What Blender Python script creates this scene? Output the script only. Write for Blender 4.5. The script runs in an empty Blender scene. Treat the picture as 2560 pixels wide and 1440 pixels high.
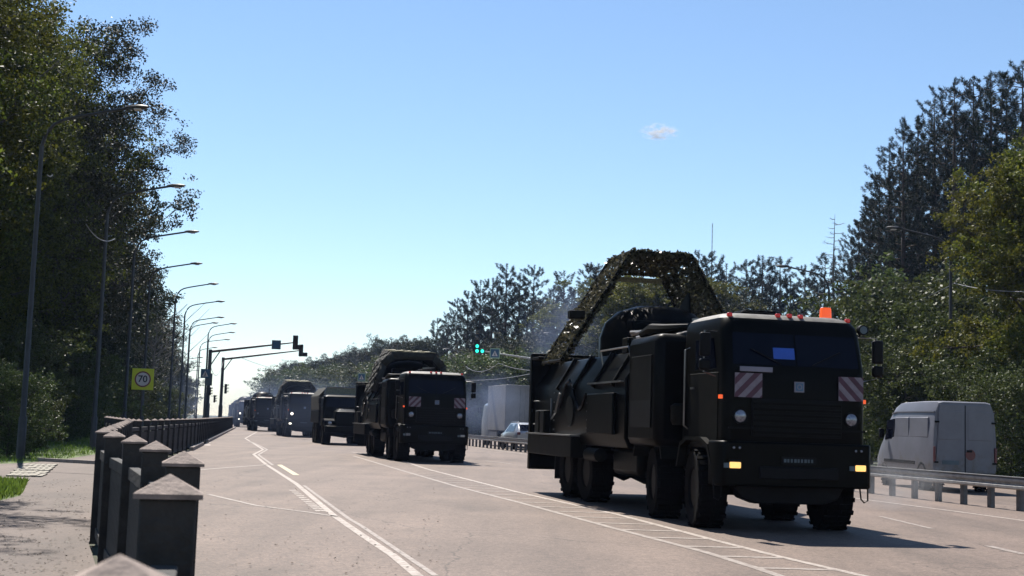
import bpy, math, random
import numpy as np
from mathutils import Vector, Matrix

sc = bpy.context.scene
COL = sc.collection
R = math.radians
random.seed(7)

# ------------------------------------------------------------------ camera
F, CX, CY = 3350.0, 1280.0, 720.0          # focal length in photo pixels
H = 1.48                                    # eye height
PITCH = math.atan(340.0 / F)
ROLL = 0.033
cam_d = bpy.data.cameras.new('camera')
cam_d.sensor_width = 36.0
cam_d.lens = F / 2560.0 * 36.0
cam_d.clip_start = 0.05
cam_d.clip_end = 6000
cam_d.dof.use_dof = True
cam_d.dof.focus_distance = 28.0
cam_d.dof.aperture_fstop = 8.0
cam = bpy.data.objects.new('camera', cam_d)
COL.objects.link(cam)
fw = Vector((0, math.cos(PITCH), math.sin(PITCH)))
r0 = Vector((1, 0, 0))
u0 = Vector((0, -math.sin(PITCH), math.cos(PITCH)))
rr = r0 * math.cos(ROLL) + u0 * math.sin(ROLL)
uu = -r0 * math.sin(ROLL) + u0 * math.cos(ROLL)
m = Matrix.Identity(4)
for i in range(3):
    m[i][0] = rr[i]; m[i][1] = uu[i]; m[i][2] = -fw[i]
m[2][3] = H
cam.matrix_world = m
sc.camera = cam

# ------------------------------------------------------------------ sky + sun + exposure
SUN_EL, SUN_AZ = R(54), R(-20)              # azimuth from +Y, negative = to the left
world = bpy.data.worlds.new('World')
sc.world = world
world.use_nodes = True
wn = world.node_tree
wn.nodes.clear()
sky = wn.nodes.new('ShaderNodeTexSky')
sky.sky_type = 'NISHITA'
sky.sun_disc = False
sky.sun_elevation = SUN_EL
sky.sun_rotation = SUN_AZ
sky.air_density = 1.0
sky.dust_density = 0.0
sky.ozone_density = 3.5
bg = wn.nodes.new('ShaderNodeBackground')
bg.inputs['Strength'].default_value = 0.077
wo = wn.nodes.new('ShaderNodeOutputWorld')
wn.links.new(sky.outputs[0], bg.inputs[0])
wn.links.new(bg.outputs[0], wo.inputs[0])
sun_d = bpy.data.lights.new('sun', 'SUN')
sun_d.energy = 5.0
sun_d.angle = R(0.5)
sun_d.color = (1.0, 0.94, 0.86)
sun = bpy.data.objects.new('sun', sun_d)
COL.objects.link(sun)
sdir = Vector((math.sin(SUN_AZ) * math.cos(SUN_EL), math.cos(SUN_AZ) * math.cos(SUN_EL), math.sin(SUN_EL)))
sun.rotation_euler = sdir.to_track_quat('Z', 'Y').to_euler()
sun.location = (0, 0, 60)
vs = sc.view_settings
vs.view_transform = 'Standard'
vs.look = 'None'
vs.gamma = 1.0
vs.use_curve_mapping = False
vs.exposure = 0.9
sc.render.engine = 'CYCLES'
cy = sc.cycles
cy.use_denoising = True
cy.max_bounces = 6
cy.diffuse_bounces = 2
cy.glossy_bounces = 2
cy.transmission_bounces = 4
cy.transparent_max_bounces = 6
cy.volume_bounces = 0
cy.sample_clamp_indirect = 4.0
cy.sample_clamp_direct = 12.0

# ------------------------------------------------------------------ pixel -> place
def ray(px, py):
    return fw + rr * ((px - CX) / F) + uu * ((CY - py) / F)

def G(px, py, z=0.0):
    """point at height z seen at this photo pixel"""
    v = ray(px, py)
    t = (z - H) / v.z
    return Vector((v.x * t, v.y * t, z))

def D(px, py, d):
    """point at forward distance d seen at this photo pixel"""
    v = ray(px, py)
    t = d / v.y
    return Vector((v.x * t, d, H + v.z * t))

# ------------------------------------------------------------------ materials
def mat(name, col, rough=0.6, metal=0.0, var=0.25, scale=4.0, bump=0.0, bscale=60.0, spec=0.5, emit=None, estr=0.0,
        coat=0.0, col2=None, coords='Object'):
    M = bpy.data.materials.new(name)
    M.use_nodes = True
    nt = M.node_tree
    p = nt.nodes['Principled BSDF']
    p.inputs['Roughness'].default_value = rough
    p.inputs['Metallic'].default_value = metal
    p.inputs['Specular IOR Level'].default_value = spec
    p.inputs['Coat Weight'].default_value = coat
    p.inputs['Coat Roughness'].default_value = 0.2
    tc = nt.nodes.new('ShaderNodeTexCoord')
    nz = nt.nodes.new('ShaderNodeTexNoise')
    nz.inputs['Scale'].default_value = scale
    nz.inputs['Detail'].default_value = 6
    nz.inputs['Roughness'].default_value = 0.65
    nt.links.new(tc.outputs[coords], nz.inputs['Vector'])
    cr = nt.nodes.new('ShaderNodeValToRGB')
    c2 = col2 if col2 else tuple(min(1, c * (1 + var)) for c in col)
    c1 = tuple(c * (1 - var) for c in col) if not col2 else col
    cr.color_ramp.elements[0].position = 0.32
    cr.color_ramp.elements[1].position = 0.68
    cr.color_ramp.elements[0].color = (*c1, 1)
    cr.color_ramp.elements[1].color = (*c2, 1)
    nt.links.new(nz.outputs['Fac'], cr.inputs[0])
    nt.links.new(cr.outputs[0], p.inputs['Base Color'])
    if bump:
        nb = nt.nodes.new('ShaderNodeTexNoise')
        nb.inputs['Scale'].default_value = bscale
        nb.inputs['Detail'].default_value = 4
        nt.links.new(tc.outputs[coords], nb.inputs['Vector'])
        b = nt.nodes.new('ShaderNodeBump')
        b.inputs['Strength'].default_value = bump
        b.inputs['Distance'].default_value = 0.02
        nt.links.new(nb.outputs['Fac'], b.inputs['Height'])
        nt.links.new(b.outputs[0], p.inputs['Normal'])
    if emit:
        p.inputs['Emission Color'].default_value = (*emit, 1)
        p.inputs['Emission Strength'].default_value = estr
    return M

def leaf_mat(name, c_dark, c_light, trans=0.35, rough=0.55):
    M = bpy.data.materials.new(name)
    M.use_nodes = True
    nt = M.node_tree
    nt.nodes.clear()
    geo = nt.nodes.new('ShaderNodeNewGeometry')
    oi = nt.nodes.new('ShaderNodeObjectInfo')
    mx = nt.nodes.new('ShaderNodeMix'); mx.data_type = 'RGBA'
    mx.inputs['A'].default_value = (*c_dark, 1)
    mx.inputs['B'].default_value = (*c_light, 1)
    nt.links.new(geo.outputs['Random Per Island'], mx.inputs['Factor'])
    hs = nt.nodes.new('ShaderNodeHueSaturation')
    ma = nt.nodes.new('ShaderNodeMapRange')
    ma.inputs['To Min'].default_value = 0.47
    ma.inputs['To Max'].default_value = 0.52
    nt.links.new(oi.outputs['Random'], ma.inputs['Value'])
    nt.links.new(ma.outputs[0], hs.inputs['Hue'])
    mb_ = nt.nodes.new('ShaderNodeMapRange')
    mb_.inputs['To Min'].default_value = 0.75
    mb_.inputs['To Max'].default_value = 1.2
    nt.links.new(oi.outputs['Random'], mb_.inputs['Value'])
    nt.links.new(mb_.outputs[0], hs.inputs['Value'])
    nt.links.new(mx.outputs['Result'], hs.inputs['Color'])
    p = nt.nodes.new('ShaderNodeBsdfPrincipled')
    p.inputs['Roughness'].default_value = rough
    p.inputs['Specular IOR Level'].default_value = 0.14
    nt.links.new(hs.outputs[0], p.inputs['Base Color'])
    tr = nt.nodes.new('ShaderNodeBsdfTranslucent')
    nt.links.new(hs.outputs[0], tr.inputs['Color'])
    ms = nt.nodes.new('ShaderNodeMixShader')
    ms.inputs[0].default_value = trans
    nt.links.new(p.outputs[0], ms.inputs[1])
    nt.links.new(tr.outputs[0], ms.inputs[2])
    o = nt.nodes.new('ShaderNodeOutputMaterial')
    nt.links.new(ms.outputs[0], o.inputs[0])
    return M

def asphalt_mat(name, c1, c2, speck=0.5, spec=0.35, rough=0.75):
    M = bpy.data.materials.new(name)
    M.use_nodes = True
    nt = M.node_tree
    p = nt.nodes['Principled BSDF']
    p.inputs['Roughness'].default_value = rough
    p.inputs['Specular IOR Level'].default_value = spec
    tc = nt.nodes.new('ShaderNodeTexCoord')
    def noise(scale, detail, stretch=None, rot=0.0):
        n = nt.nodes.new('ShaderNodeTexNoise')
        n.inputs['Scale'].default_value = scale
        n.inputs['Detail'].default_value = detail
        n.inputs['Roughness'].default_value = 0.6
        if stretch:
            mp = nt.nodes.new('ShaderNodeMapping')
            mp.inputs['Rotation'].default_value = (0, 0, rot)
            mp.inputs['Scale'].default_value = stretch
            nt.links.new(tc.outputs['Object'], mp.inputs[0])
            nt.links.new(mp.outputs[0], n.inputs['Vector'])
        else:
            nt.links.new(tc.outputs['Object'], n.inputs['Vector'])
        return n
    big = noise(0.35, 5)
    lane = noise(0.9, 3, (1.0, 0.03, 1.0), -R(13.7))
    fine = noise(45, 3)
    grit = nt.nodes.new('ShaderNodeTexVoronoi')
    grit.inputs['Scale'].default_value = 26
    nt.links.new(tc.outputs['Object'], grit.inputs['Vector'])
    add = nt.nodes.new('ShaderNodeMath'); add.operation = 'ADD'
    nt.links.new(big.outputs['Fac'], add.inputs[0])
    nt.links.new(lane.outputs['Fac'], add.inputs[1])
    hf = nt.nodes.new('ShaderNodeMath'); hf.operation = 'MULTIPLY'
    hf.inputs[1].default_value = 0.5
    nt.links.new(add.outputs[0], hf.inputs[0])
    cr = nt.nodes.new('ShaderNodeValToRGB')
    cr.color_ramp.elements[0].position = 0.36
    cr.color_ramp.elements[1].position = 0.64
    cr.color_ramp.elements[0].color = (*c1, 1)
    cr.color_ramp.elements[1].color = (*c2, 1)
    nt.links.new(hf.outputs[0], cr.inputs[0])
    st = noise(1.1, 6, (1.0, 0.22, 1.0), -R(13.7))
    stm = nt.nodes.new('ShaderNodeMapRange')
    stm.inputs['From Min'].default_value = 0.52; stm.inputs['From Max'].default_value = 0.78
    stm.inputs['To Min'].default_value = 1.0; stm.inputs['To Max'].default_value = 0.62
    nt.links.new(st.outputs['Fac'], stm.inputs['Value'])
    vor = nt.nodes.new('ShaderNodeTexVoronoi'); vor.feature = 'DISTANCE_TO_EDGE'
    vor.inputs['Scale'].default_value = 0.16
    wv = nt.nodes.new('ShaderNodeVectorMath'); wv.operation = 'ADD'
    wn_ = noise(0.8, 4)
    nt.links.new(tc.outputs['Object'], wv.inputs[0]); nt.links.new(wn_.outputs['Color'], wv.inputs[1])
    nt.links.new(wv.outputs[0], vor.inputs['Vector'])
    ck = nt.nodes.new('ShaderNodeMapRange')
    ck.inputs['From Min'].default_value = 0.0; ck.inputs['From Max'].default_value = 0.0035
    ck.inputs['To Min'].default_value = 0.45; ck.inputs['To Max'].default_value = 1.0
    nt.links.new(vor.outputs['Distance'], ck.inputs['Value'])
    wear = nt.nodes.new('ShaderNodeMath'); wear.operation = 'MULTIPLY'
    nt.links.new(stm.outputs[0], wear.inputs[0]); nt.links.new(ck.outputs[0], wear.inputs[1])
    # fine aggregate: multiply by noise and bright/dark stones
    ov = nt.nodes.new('ShaderNodeMapRange')
    ov.inputs['From Min'].default_value = 0.25
    ov.inputs['From Max'].default_value = 0.75
    ov.inputs['To Min'].default_value = 1 - speck
    ov.inputs['To Max'].default_value = 1 + speck
    nt.links.new(fine.outputs['Fac'], ov.inputs['Value'])
    sp = nt.nodes.new('ShaderNodeMapRange')
    sp.inputs['To Min'].default_value = 1 - speck * 0.5
    sp.inputs['To Max'].default_value = 1 + speck * 0.5
    sep = nt.nodes.new('ShaderNodeSeparateColor')
    nt.links.new(grit.outputs['Color'], sep.inputs[0])
    nt.links.new(sep.outputs[0], sp.inputs['Value'])
    mu = nt.nodes.new('ShaderNodeMath'); mu.operation = 'MULTIPLY'
    nt.links.new(ov.outputs[0], mu.inputs[0]); nt.links.new(sp.outputs[0], mu.inputs[1])
    mu2 = nt.nodes.new('ShaderNodeMath'); mu2.operation = 'MULTIPLY'
    nt.links.new(mu.outputs[0], mu2.inputs[0]); nt.links.new(wear.outputs[0], mu2.inputs[1])
    vm = nt.nodes.new('ShaderNodeVectorMath'); vm.operation = 'SCALE'
    nt.links.new(cr.outputs[0], vm.inputs[0]); nt.links.new(mu2.outputs[0], vm.inputs['Scale'])
    nt.links.new(vm.outputs[0], p.inputs['Base Color'])
    b = nt.nodes.new('ShaderNodeBump')
    b.inputs['Strength'].default_value = 0.25
    b.inputs['Distance'].default_value = 0.01
    nt.links.new(fine.outputs['Fac'], b.inputs['Height'])
    nt.links.new(b.outputs[0], p.inputs['Normal'])
    return M

def paint_mat(name, col, wear=0.5):
    """worn road paint: flakes show the asphalt colour"""
    M = bpy.data.materials.new(name)
    M.use_nodes = True
    nt = M.node_tree
    p = nt.nodes['Principled BSDF']
    p.inputs['Roughness'].default_value = 0.7
    tc = nt.nodes.new('ShaderNodeTexCoord')
    n = nt.nodes.new('ShaderNodeTexNoise')
    n.inputs['Scale'].default_value = 7.0
    n.inputs['Detail'].default_value = 8
    n.inputs['Roughness'].default_value = 0.75
    nt.links.new(tc.outputs['Object'], n.inputs['Vector'])
    cr = nt.nodes.new('ShaderNodeValToRGB')
    cr.color_ramp.elements[0].position = wear - 0.12
    cr.color_ramp.elements[1].position = wear + 0.08
    cr.color_ramp.elements[0].color = (0.14, 0.105, 0.085, 1)
    cr.color_ramp.elements[1].color = (*col, 1)
    nt.links.new(n.outputs['Fac'], cr.inputs[0])
    nt.links.new(cr.outputs[0], p.inputs['Base Color'])
    return M

OLIVE = (0.0030, 0.0031, 0.0027)
MT = dict(
    asphalt=asphalt_mat('asphalt', (0.092, 0.065, 0.050), (0.156, 0.112, 0.087)),
    path=asphalt_mat('footpath_asphalt', (0.066, 0.047, 0.038), (0.112, 0.081, 0.065), speck=0.35),
    paint=paint_mat('road_paint', (0.33, 0.28, 0.24), 0.48),
    paint_worn=paint_mat('road_paint_worn', (0.26, 0.22, 0.19), 0.5),
    paint_yellow=paint_mat('road_paint_yellow', (0.40, 0.34, 0.22), 0.36),
    kerb=mat('kerb_concrete', (0.25, 0.215, 0.19), 0.85, var=0.2, scale=3, bump=0.3),
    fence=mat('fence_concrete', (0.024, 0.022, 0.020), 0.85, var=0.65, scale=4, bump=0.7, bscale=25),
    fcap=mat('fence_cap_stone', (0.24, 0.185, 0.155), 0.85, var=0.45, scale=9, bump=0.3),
    grass=mat('grass_ground', (0.075, 0.115, 0.022), 0.9, var=0.5, scale=3, bump=0.8, bscale=25),
    earth=mat('forest_floor', (0.045, 0.04, 0.028), 0.95, var=0.4, scale=0.3, col2=(0.05, 0.07, 0.025)),
    olive=mat('army_paint', OLIVE, 0.40, var=0.3, scale=2.5, bump=0.08, bscale=12, spec=0.04, coat=0.03),
    olive_lt=mat('army_paint_dusty', (0.0065, 0.0066, 0.0055), 0.55, var=0.4, scale=5, bump=0.1, spec=0.06),
    roof_glint=mat('cab_roof_glint', (0.11, 0.10, 0.085), 0.6, var=0.45, scale=6, bump=0.1),  # pale colour stands in for the sun's gloss on the dark cab roof
    black=mat('black_plastic', (0.005, 0.005, 0.006), 0.5, var=0.3, spec=0.10),
    rubber=mat('tyre_rubber', (0.0045, 0.0043, 0.0044), 0.85, var=0.35, scale=9, bump=0.3, bscale=30, spec=0.05),
    rim=mat('wheel_rim', (0.005, 0.005, 0.0045), 0.5, var=0.3, spec=0.06),
    steel=mat('bare_steel', (0.20, 0.20, 0.20), 0.38, metal=0.8, var=0.25),
    galv=mat('galvanised_steel', (0.30, 0.30, 0.295), 0.5, metal=0.25, var=0.25, scale=8, spec=0.4),
    galvpost=mat('rail_post_steel', (0.10, 0.10, 0.10), 0.6, metal=0.3, var=0.3),
    pole=mat('lamp_pole_steel', (0.04, 0.041, 0.043), 0.55, metal=0.2, var=0.2),
    glass=mat('dark_glass', (0.003, 0.004, 0.010), 0.08, var=0.1, spec=0.12),
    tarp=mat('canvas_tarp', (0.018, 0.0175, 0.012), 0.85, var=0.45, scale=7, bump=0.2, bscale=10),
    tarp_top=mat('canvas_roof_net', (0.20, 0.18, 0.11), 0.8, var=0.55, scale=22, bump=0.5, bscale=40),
    white=mat('white_paint', (0.55, 0.55, 0.54), 0.5, var=0.08),
    chev_w=mat('chevron_white', (0.17, 0.145, 0.175), 0.6, var=0.15, scale=12),
    chev_r=mat('chevron_red', (0.055, 0.014, 0.032), 0.6, var=0.25, scale=12),
    plate=mat('pale_plate', (0.16, 0.155, 0.20), 0.5, var=0.1),
    blue_card=mat('blue_card', (0.012, 0.06, 0.34), 0.5, var=0.15, emit=(0.02, 0.10, 0.5), estr=0.02),
    lens=mat('headlamp_lens', (0.20, 0.21, 0.25), 0.15, metal=0.5, var=0.5, scale=30),
    lamp_on=mat('lit_fog_lamp', (0.5, 0.32, 0.12), 0.4, emit=(1.0, 0.55, 0.16), estr=0.75),
    lamp_white=mat('lit_headlamp', (0.9, 0.9, 0.85), 0.4, emit=(1.0, 0.9, 0.75), estr=2.2),
    amber=mat('amber_lens', (0.85, 0.10, 0.02), 0.25, var=0.15, emit=(1.0, 0.12, 0.02), estr=0.35),
    red=mat('red_lens', (0.45, 0.02, 0.02), 0.25, var=0.2, emit=(1, 0.05, 0.03), estr=0.06),
    van=None,
    tail=mat('tail_lamp', (0.10, 0.01, 0.015), 0.35, var=0.3),
    box_white=mat('cargo_box_paint', (0.23, 0.225, 0.22), 0.6, var=0.12, scale=2),
    silver=mat('silver_paint', (0.32, 0.33, 0.35), 0.3, metal=0.4, var=0.08, coat=0.5),
    sign_yellow=mat('sign_yellow_green', (0.62, 0.66, 0.03), 0.5, var=0.06),
    sign_white=mat('sign_white', (0.60, 0.56, 0.55), 0.5, var=0.06),
    sign_red=mat('sign_red', (0.20, 0.05, 0.06), 0.5, var=0.1),
    sign_black=mat('sign_black', (0.03, 0.03, 0.045), 0.5, var=0.1),
    sign_blue=mat('sign_blue', (0.03, 0.10, 0.18), 0.5, var=0.15),
    sign_back=mat('sign_back', (0.07, 0.10, 0.12), 0.6, var=0.15),
    sign_green=mat('sign_green_border', (0.30, 0.42, 0.30), 0.5, var=0.1),
    signal=mat('signal_housing', (0.015, 0.015, 0.016), 0.5, var=0.2),
    green_on=mat('lit_green_signal', (0.02, 0.6, 0.45), 0.4, emit=(0.03, 0.85, 0.62), estr=1.0),
    signal_off=mat('unlit_signal_lens', (0.03, 0.02, 0.02), 0.3, var=0.2),
    cable=mat('overhead_cable', (0.16, 0.16, 0.16), 0.5, var=0.2),
    tactile=mat('tactile_tile', (0.22, 0.20, 0.16), 0.8, var=0.2, scale=6),
    bark=mat('bark_dark', (0.05, 0.04, 0.032), 0.9, var=0.4, scale=6, bump=0.6, bscale=20),
    bark_pine=mat('bark_pine', (0.06, 0.042, 0.032), 0.9, var=0.4, scale=5, bump=0.6, bscale=20),
    bark_bare=mat('bark_bare', (0.14, 0.125, 0.11), 0.9, var=0.3, scale=5),
    leaf_a=leaf_mat('leaves_lime', (0.022, 0.032, 0.006), (0.105, 0.125, 0.018), 0.46),
    leaf_b=leaf_mat('leaves_oak', (0.015, 0.022, 0.007), (0.045, 0.050, 0.015), 0.16),
    leaf_y=leaf_mat('leaves_yellowing', (0.045, 0.06, 0.010), (0.14, 0.14, 0.022), 0.42),
    leaf_s=leaf_mat('leaves_shrub', (0.028, 0.042, 0.012), (0.09, 0.115, 0.035), 0.3, 0.5),
    needle=leaf_mat('pine_needles', (0.008, 0.015, 0.009), (0.022, 0.033, 0.018), 0.12, 0.6),
    net=leaf_mat('camouflage_net', (0.015, 0.017, 0.010), (0.13, 0.125, 0.075), 0.25, 0.35),
    blade=leaf_mat('grass_blades', (0.07, 0.12, 0.018), (0.14, 0.21, 0.035), 0.45),
    litter=leaf_mat('fallen_leaves', (0.03, 0.024, 0.016), (0.10, 0.08, 0.05), 0.1),
)

def van_mat():
    M = mat('van_dirty_white', (0.125, 0.128, 0.152), 0.45, var=0.12, scale=1.5)
    nt = M.node_tree
    p = nt.nodes['Principled BSDF']
    old = p.inputs['Base Color'].links[0].from_socket
    tc = nt.nodes.new('ShaderNodeTexCoord')
    n = nt.nodes.new('ShaderNodeTexNoise')
    n.inputs['Scale'].default_value = 2.6
    n.inputs['Detail'].default_value = 7
    n.inputs['Roughness'].default_value = 0.7
    nt.links.new(tc.outputs['Object'], n.inputs['Vector'])
    sx = nt.nodes.new('ShaderNodeSeparateXYZ')
    nt.links.new(tc.outputs['Object'], sx.inputs[0])
    # road dirt thrown up from the wheels: thick low down, breaking up with height
    mr = nt.nodes.new('ShaderNodeMapRange')
    mr.inputs['From Min'].default_value = 0.4
    mr.inputs['From Max'].default_value = 1.25
    mr.inputs['To Min'].default_value = 0.22
    mr.inputs['To Max'].default_value = -0.1
    nt.links.new(sx.outputs['Z'], mr.inputs['Value'])
    ad = nt.nodes.new('ShaderNodeMath'); ad.operation = 'ADD'
    nt.links.new(n.outputs['Fac'], ad.inputs[0]); nt.links.new(mr.outputs[0], ad.inputs[1])
    cr = nt.nodes.new('ShaderNodeValToRGB')
    cr.color_ramp.elements[0].position = 0.54
    cr.color_ramp.elements[1].position = 0.78
    nt.links.new(ad.outputs[0], cr.inputs[0])
    mx = nt.nodes.new('ShaderNodeMix'); mx.data_type = 'RGBA'
    nt.links.new(cr.outputs[0], mx.inputs['Factor'])
    nt.links.new(old, mx.inputs['A'])
    mx.inputs['B'].default_value = (0.09, 0.075, 0.055, 1)
    nt.links.new(mx.outputs['Result'], p.inputs['Base Color'])
    return M
MT['van'] = van_mat()

# ------------------------------------------------------------------ mesh builder
class MB:
    def __init__(s):
        s.v = []; s.f = []
    def add(s, vs, fs):
        o = len(s.v)
        s.v += [tuple(v) for v in vs]
        s.f += [tuple(i + o for i in f) for f in fs]
        return s
    def box(s, c, d, rz=0.0, M=None):
        hx, hy, hz = d[0] / 2, d[1] / 2, d[2] / 2
        pts = [Vector((x, y, z)) for x in (-hx, hx) for y in (-hy, hy) for z in (-hz, hz)]
        if M is None and rz:
            M = Matrix.Rotation(rz, 3, 'Z')
        if M is not None:
            pts = [M @ p for p in pts]
        C = Vector(c)
        return s.add([p + C for p in pts], [(0, 1, 3, 2), (4, 6, 7, 5), (0, 4, 5, 1), (2, 3, 7, 6), (0, 2, 6, 4), (1, 5, 7, 3)])
    def span(s, x0, x1, y0, y1, z0, z1):
        return s.box(((x0 + x1) / 2, (y0 + y1) / 2, (z0 + z1) / 2), (x1 - x0, y1 - y0, z1 - z0))
    def beam(s, a, b, w, h, up=(0, 0, 1)):
        a, b = Vector(a), Vector(b)
        y = (b - a); L = y.length; y.normalize()
        up = Vector(up)
        if abs(y.dot(up)) > 0.99:
            up = Vector((1, 0, 0))
        x = y.cross(up).normalized(); z = x.cross(y)
        M = Matrix((x, y, z)).transposed()
        return s.box((a + b) / 2, (w, L, h), M=M)
    def tube(s, pts, r, n=7):
        pts = [Vector(p) for p in pts]
        k = len(pts)
        rs = r if isinstance(r, (list, tuple)) else [r] * k
        vs = []; fs = []
        for i, p in enumerate(pts):
            t = (pts[min(i + 1, k - 1)] - pts[max(i - 1, 0)])
            t = t.normalized() if t.length > 1e-9 else Vector((0, 0, 1))
            up = Vector((0, 0, 1)) if abs(t.z) < 0.9 else Vector((1, 0, 0))
            x = t.cross(up).normalized(); y = t.cross(x)
            for j in range(n):
                a = 2 * math.pi * j / n
                vs.append(p + (x * math.cos(a) + y * math.sin(a)) * rs[i])
        for i in range(k - 1):
            for j in range(n):
                fs.append((i * n + j, i * n + (j + 1) % n, (i + 1) * n + (j + 1) % n, (i + 1) * n + j))
        fs.append(tuple(range(n))); fs.append(tuple((k - 1) * n + j for j in range(n)))
        return s.add(vs, fs)
    def lathe(s, prof, axis='x', n=24, c=(0, 0, 0), ring=False):
        """prof: (radius, along)"""
        vs = []; fs = []; k = len(prof); C = Vector(c)
        for (r, a) in prof:
            for j in range(n):
                t = 2 * math.pi * j / n
                u, w = r * math.cos(t), r * math.sin(t)
                p = {'x': (a, u, w), 'y': (u, a, w), 'z': (u, w, a)}[axis]
                vs.append(Vector(p) + C)
        for i in range(k - 1):
            for j in range(n):
                fs.append((i * n + j, i * n + (j + 1) % n, (i + 1) * n + (j + 1) % n, (i + 1) * n + j))
        if ring:
            fs += [((k - 1) * n + j, (k - 1) * n + (j + 1) % n, (j + 1) % n, j) for j in range(n)]
        if not ring and prof[0][0] > 1e-4: fs.append(tuple(range(n)))
        if not ring and prof[-1][0] > 1e-4: fs.append(tuple((k - 1) * n + j for j in range(n)))
        return s.add(vs, fs)
    def loft(s, rings, cap=True):
        n = len(rings[0]); vs = []; fs = []
        for r in rings: vs += [Vector(p) for p in r]
        for i in range(len(rings) - 1):
            for j in range(n):
                fs.append((i * n + j, i * n + (j + 1) % n, (i + 1) * n + (j + 1) % n, (i + 1) * n + j))
        if cap:
            fs.append(tuple(range(n))); fs.append(tuple((len(rings) - 1) * n + j for j in range(n)))
        return s.add(vs, fs)
    def prism(s, poly, axis, a0, a1):
        """2-D polygon extruded along an axis; poly in the other two axes in xyz order"""
        def P(p, a):
            return {'x': (a, p[0], p[1]), 'y': (p[0], a, p[1]), 'z': (p[0], p[1], a)}[axis]
        n = len(poly)
        vs = [P(p, a0) for p in poly] + [P(p, a1) for p in poly]
        fs = [tuple(range(n)), tuple(range(n, 2 * n))] + [(i, (i + 1) % n, n + (i + 1) % n, n + i) for i in range(n)]
        return s.add(vs, fs)
    def mesh(s, name, material, ang=38):
        me = bpy.data.meshes.new(name)
        me.from_pydata(s.v, [], s.f)
        me.update()
        import bmesh
        b = bmesh.new(); b.from_mesh(me)
        bmesh.ops.recalc_face_normals(b, faces=b.faces)
        b.to_mesh(me); b.free()
        me.polygons.foreach_set('use_smooth', [True] * len(me.polygons))
        me.set_sharp_from_angle(angle=R(ang))
        if material: me.materials.append(MT[material] if isinstance(material, str) else material)
        return me
    def build(s, name, material, parent=None, loc=(0, 0, 0), rz=0.0, bevel=0.0):
        return link(name, s.mesh(name, material), parent, loc, rz, bevel)

def link(name, me, parent=None, loc=(0, 0, 0), rz=0.0, bevel=0.0):
    o = bpy.data.objects.new(name, me)
    COL.objects.link(o)
    o.parent = parent
    o.location = loc
    o.rotation_euler = (0, 0, rz)
    if bevel:
        b = o.modifiers.new('bevel', 'BEVEL')
        b.width = bevel; b.segments = 2; b.limit_method = 'ANGLE'; b.angle_limit = R(40)
    return o

def tag(o, label, cat, group=None, kind=None):
    if label: o['label'] = label
    if cat: o['category'] = cat
    if group: o['group'] = group
    if kind: o['kind'] = kind
    return o

def thing(name, label, cat, loc=(0, 0, 0), rz=0.0, group=None):
    o = bpy.data.objects.new(name, None)
    o.empty_display_size = 0.3
    COL.objects.link(o)
    o.location = loc; o.rotation_euler = (0, 0, rz)
    return tag(o, label, cat, group)

def struct(name, mb, material, bevel=0.0):
    o = mb.build(name, material, bevel=bevel)
    o['kind'] = 'structure'
    return o

def sheet(name, pts, material, z, kind='structure', parent=None):
    mb = MB()
    n = len(pts)
    mb.add([(p[0], p[1], z) for p in pts], [tuple(range(n))])
    o = mb.build(name, material, parent)
    if kind and not parent: o['kind'] = kind
    return o

# ------------------------------------------------------------------ the ground, roads and paths
U = Vector((-0.238, 0.971, 0)).normalized()         # the way the road runs
N = Vector((U.y, -U.x, 0))                          # across it, to the right

sheet('ground', [(-1100, -60), (1100, -60), (1100, 1500), (-1100, 1500)], 'earth', -0.03)

# fence line along the left kerb, nearest first (tops of the caps give the distance)
fence_px = [(300, 1385, 1.75), (425, 1188, 4.05), (460, 1128, 6.6), (390, 1103, 8.8), (337, 1088, 10.9), (287, 1077, 13.0), (262, 1069, 15.2)]
FP = [D(x, y, d) for x, y, d in fence_px]
fence_line = [Vector((p.x, p.y, 0)) for p in FP]
CAP = 1.29
far_line = [fence_line[-1], Vector((-9.8, 35, 0)), G(490, 1118), G(580, 1072)]
c_end = far_line[-1]
# road surface from the fence to the right verge
left_edge = [Vector((0.15, -12, 0)), Vector((-0.1, -2, 0))] + fence_line + far_line[1:] + [c_end + Vector((-36, 160, 0)), c_end + Vector((-60, 320, 0)), c_end + Vector((-80, 520, 0))]
def right_edge(d):
    return Vector((19.5 - 0.232 * (d - 30) + 0.00006 * max(0, d - 120) ** 2, d, 0))
re_ = [right_edge(d) for d in (-12, 10, 30, 60, 100, 140, 200, 300, 450, 650)]
road_pts = [(p.x + 0.12, p.y) for p in left_edge] + [(p.x, p.y) for p in reversed(re_)]
sheet('road', road_pts, 'asphalt', 0.0)
# footpath left of the fence
pl = [G(-400, 1440), G(-320, 1290), G(-40, 1262), G(50, 1240), G(70, 1205), G(-250, 1195), G(-250, 1166), G(60, 1158), G(150, 1150), G(238, 1136), G(258, 1100), G(290, 1072)]
pth = [(-2.5, -5)] + [(p.x, p.y) for p in pl] + [(p.x - 0.1, p.y) for p in reversed([Vector((-0.1, -5, 0))] + fence_line + [far_line[1], far_line[2]])]
sheet('footpath', pth, 'path', 0.004)
# grass verge between footpath and trees
gv = [G(-500, 1166), G(60, 1158), G(150, 1150), G(238, 1136), G(258, 1100), G(290, 1072)]
gback = [Vector((-28, 75, 0)), Vector((-24, 55, 0)), Vector((-30, 40, 0))]
sheet('grass_verge', [(p.x, p.y) for p in gv + gback], 'grass', -0.006)
gp = [G(-300, 1290), G(-40, 1262), G(50, 1240), G(70, 1205), G(-250, 1195)]
sheet('grass_corner', [(p.x, p.y) for p in gp], 'grass', -0.004)
# right verge
sheet('grass_verge_right', [(p.x, p.y) for p in re_] + [(p.x + 9, p.y) for p in reversed(re_)], 'grass', -0.008)

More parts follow.
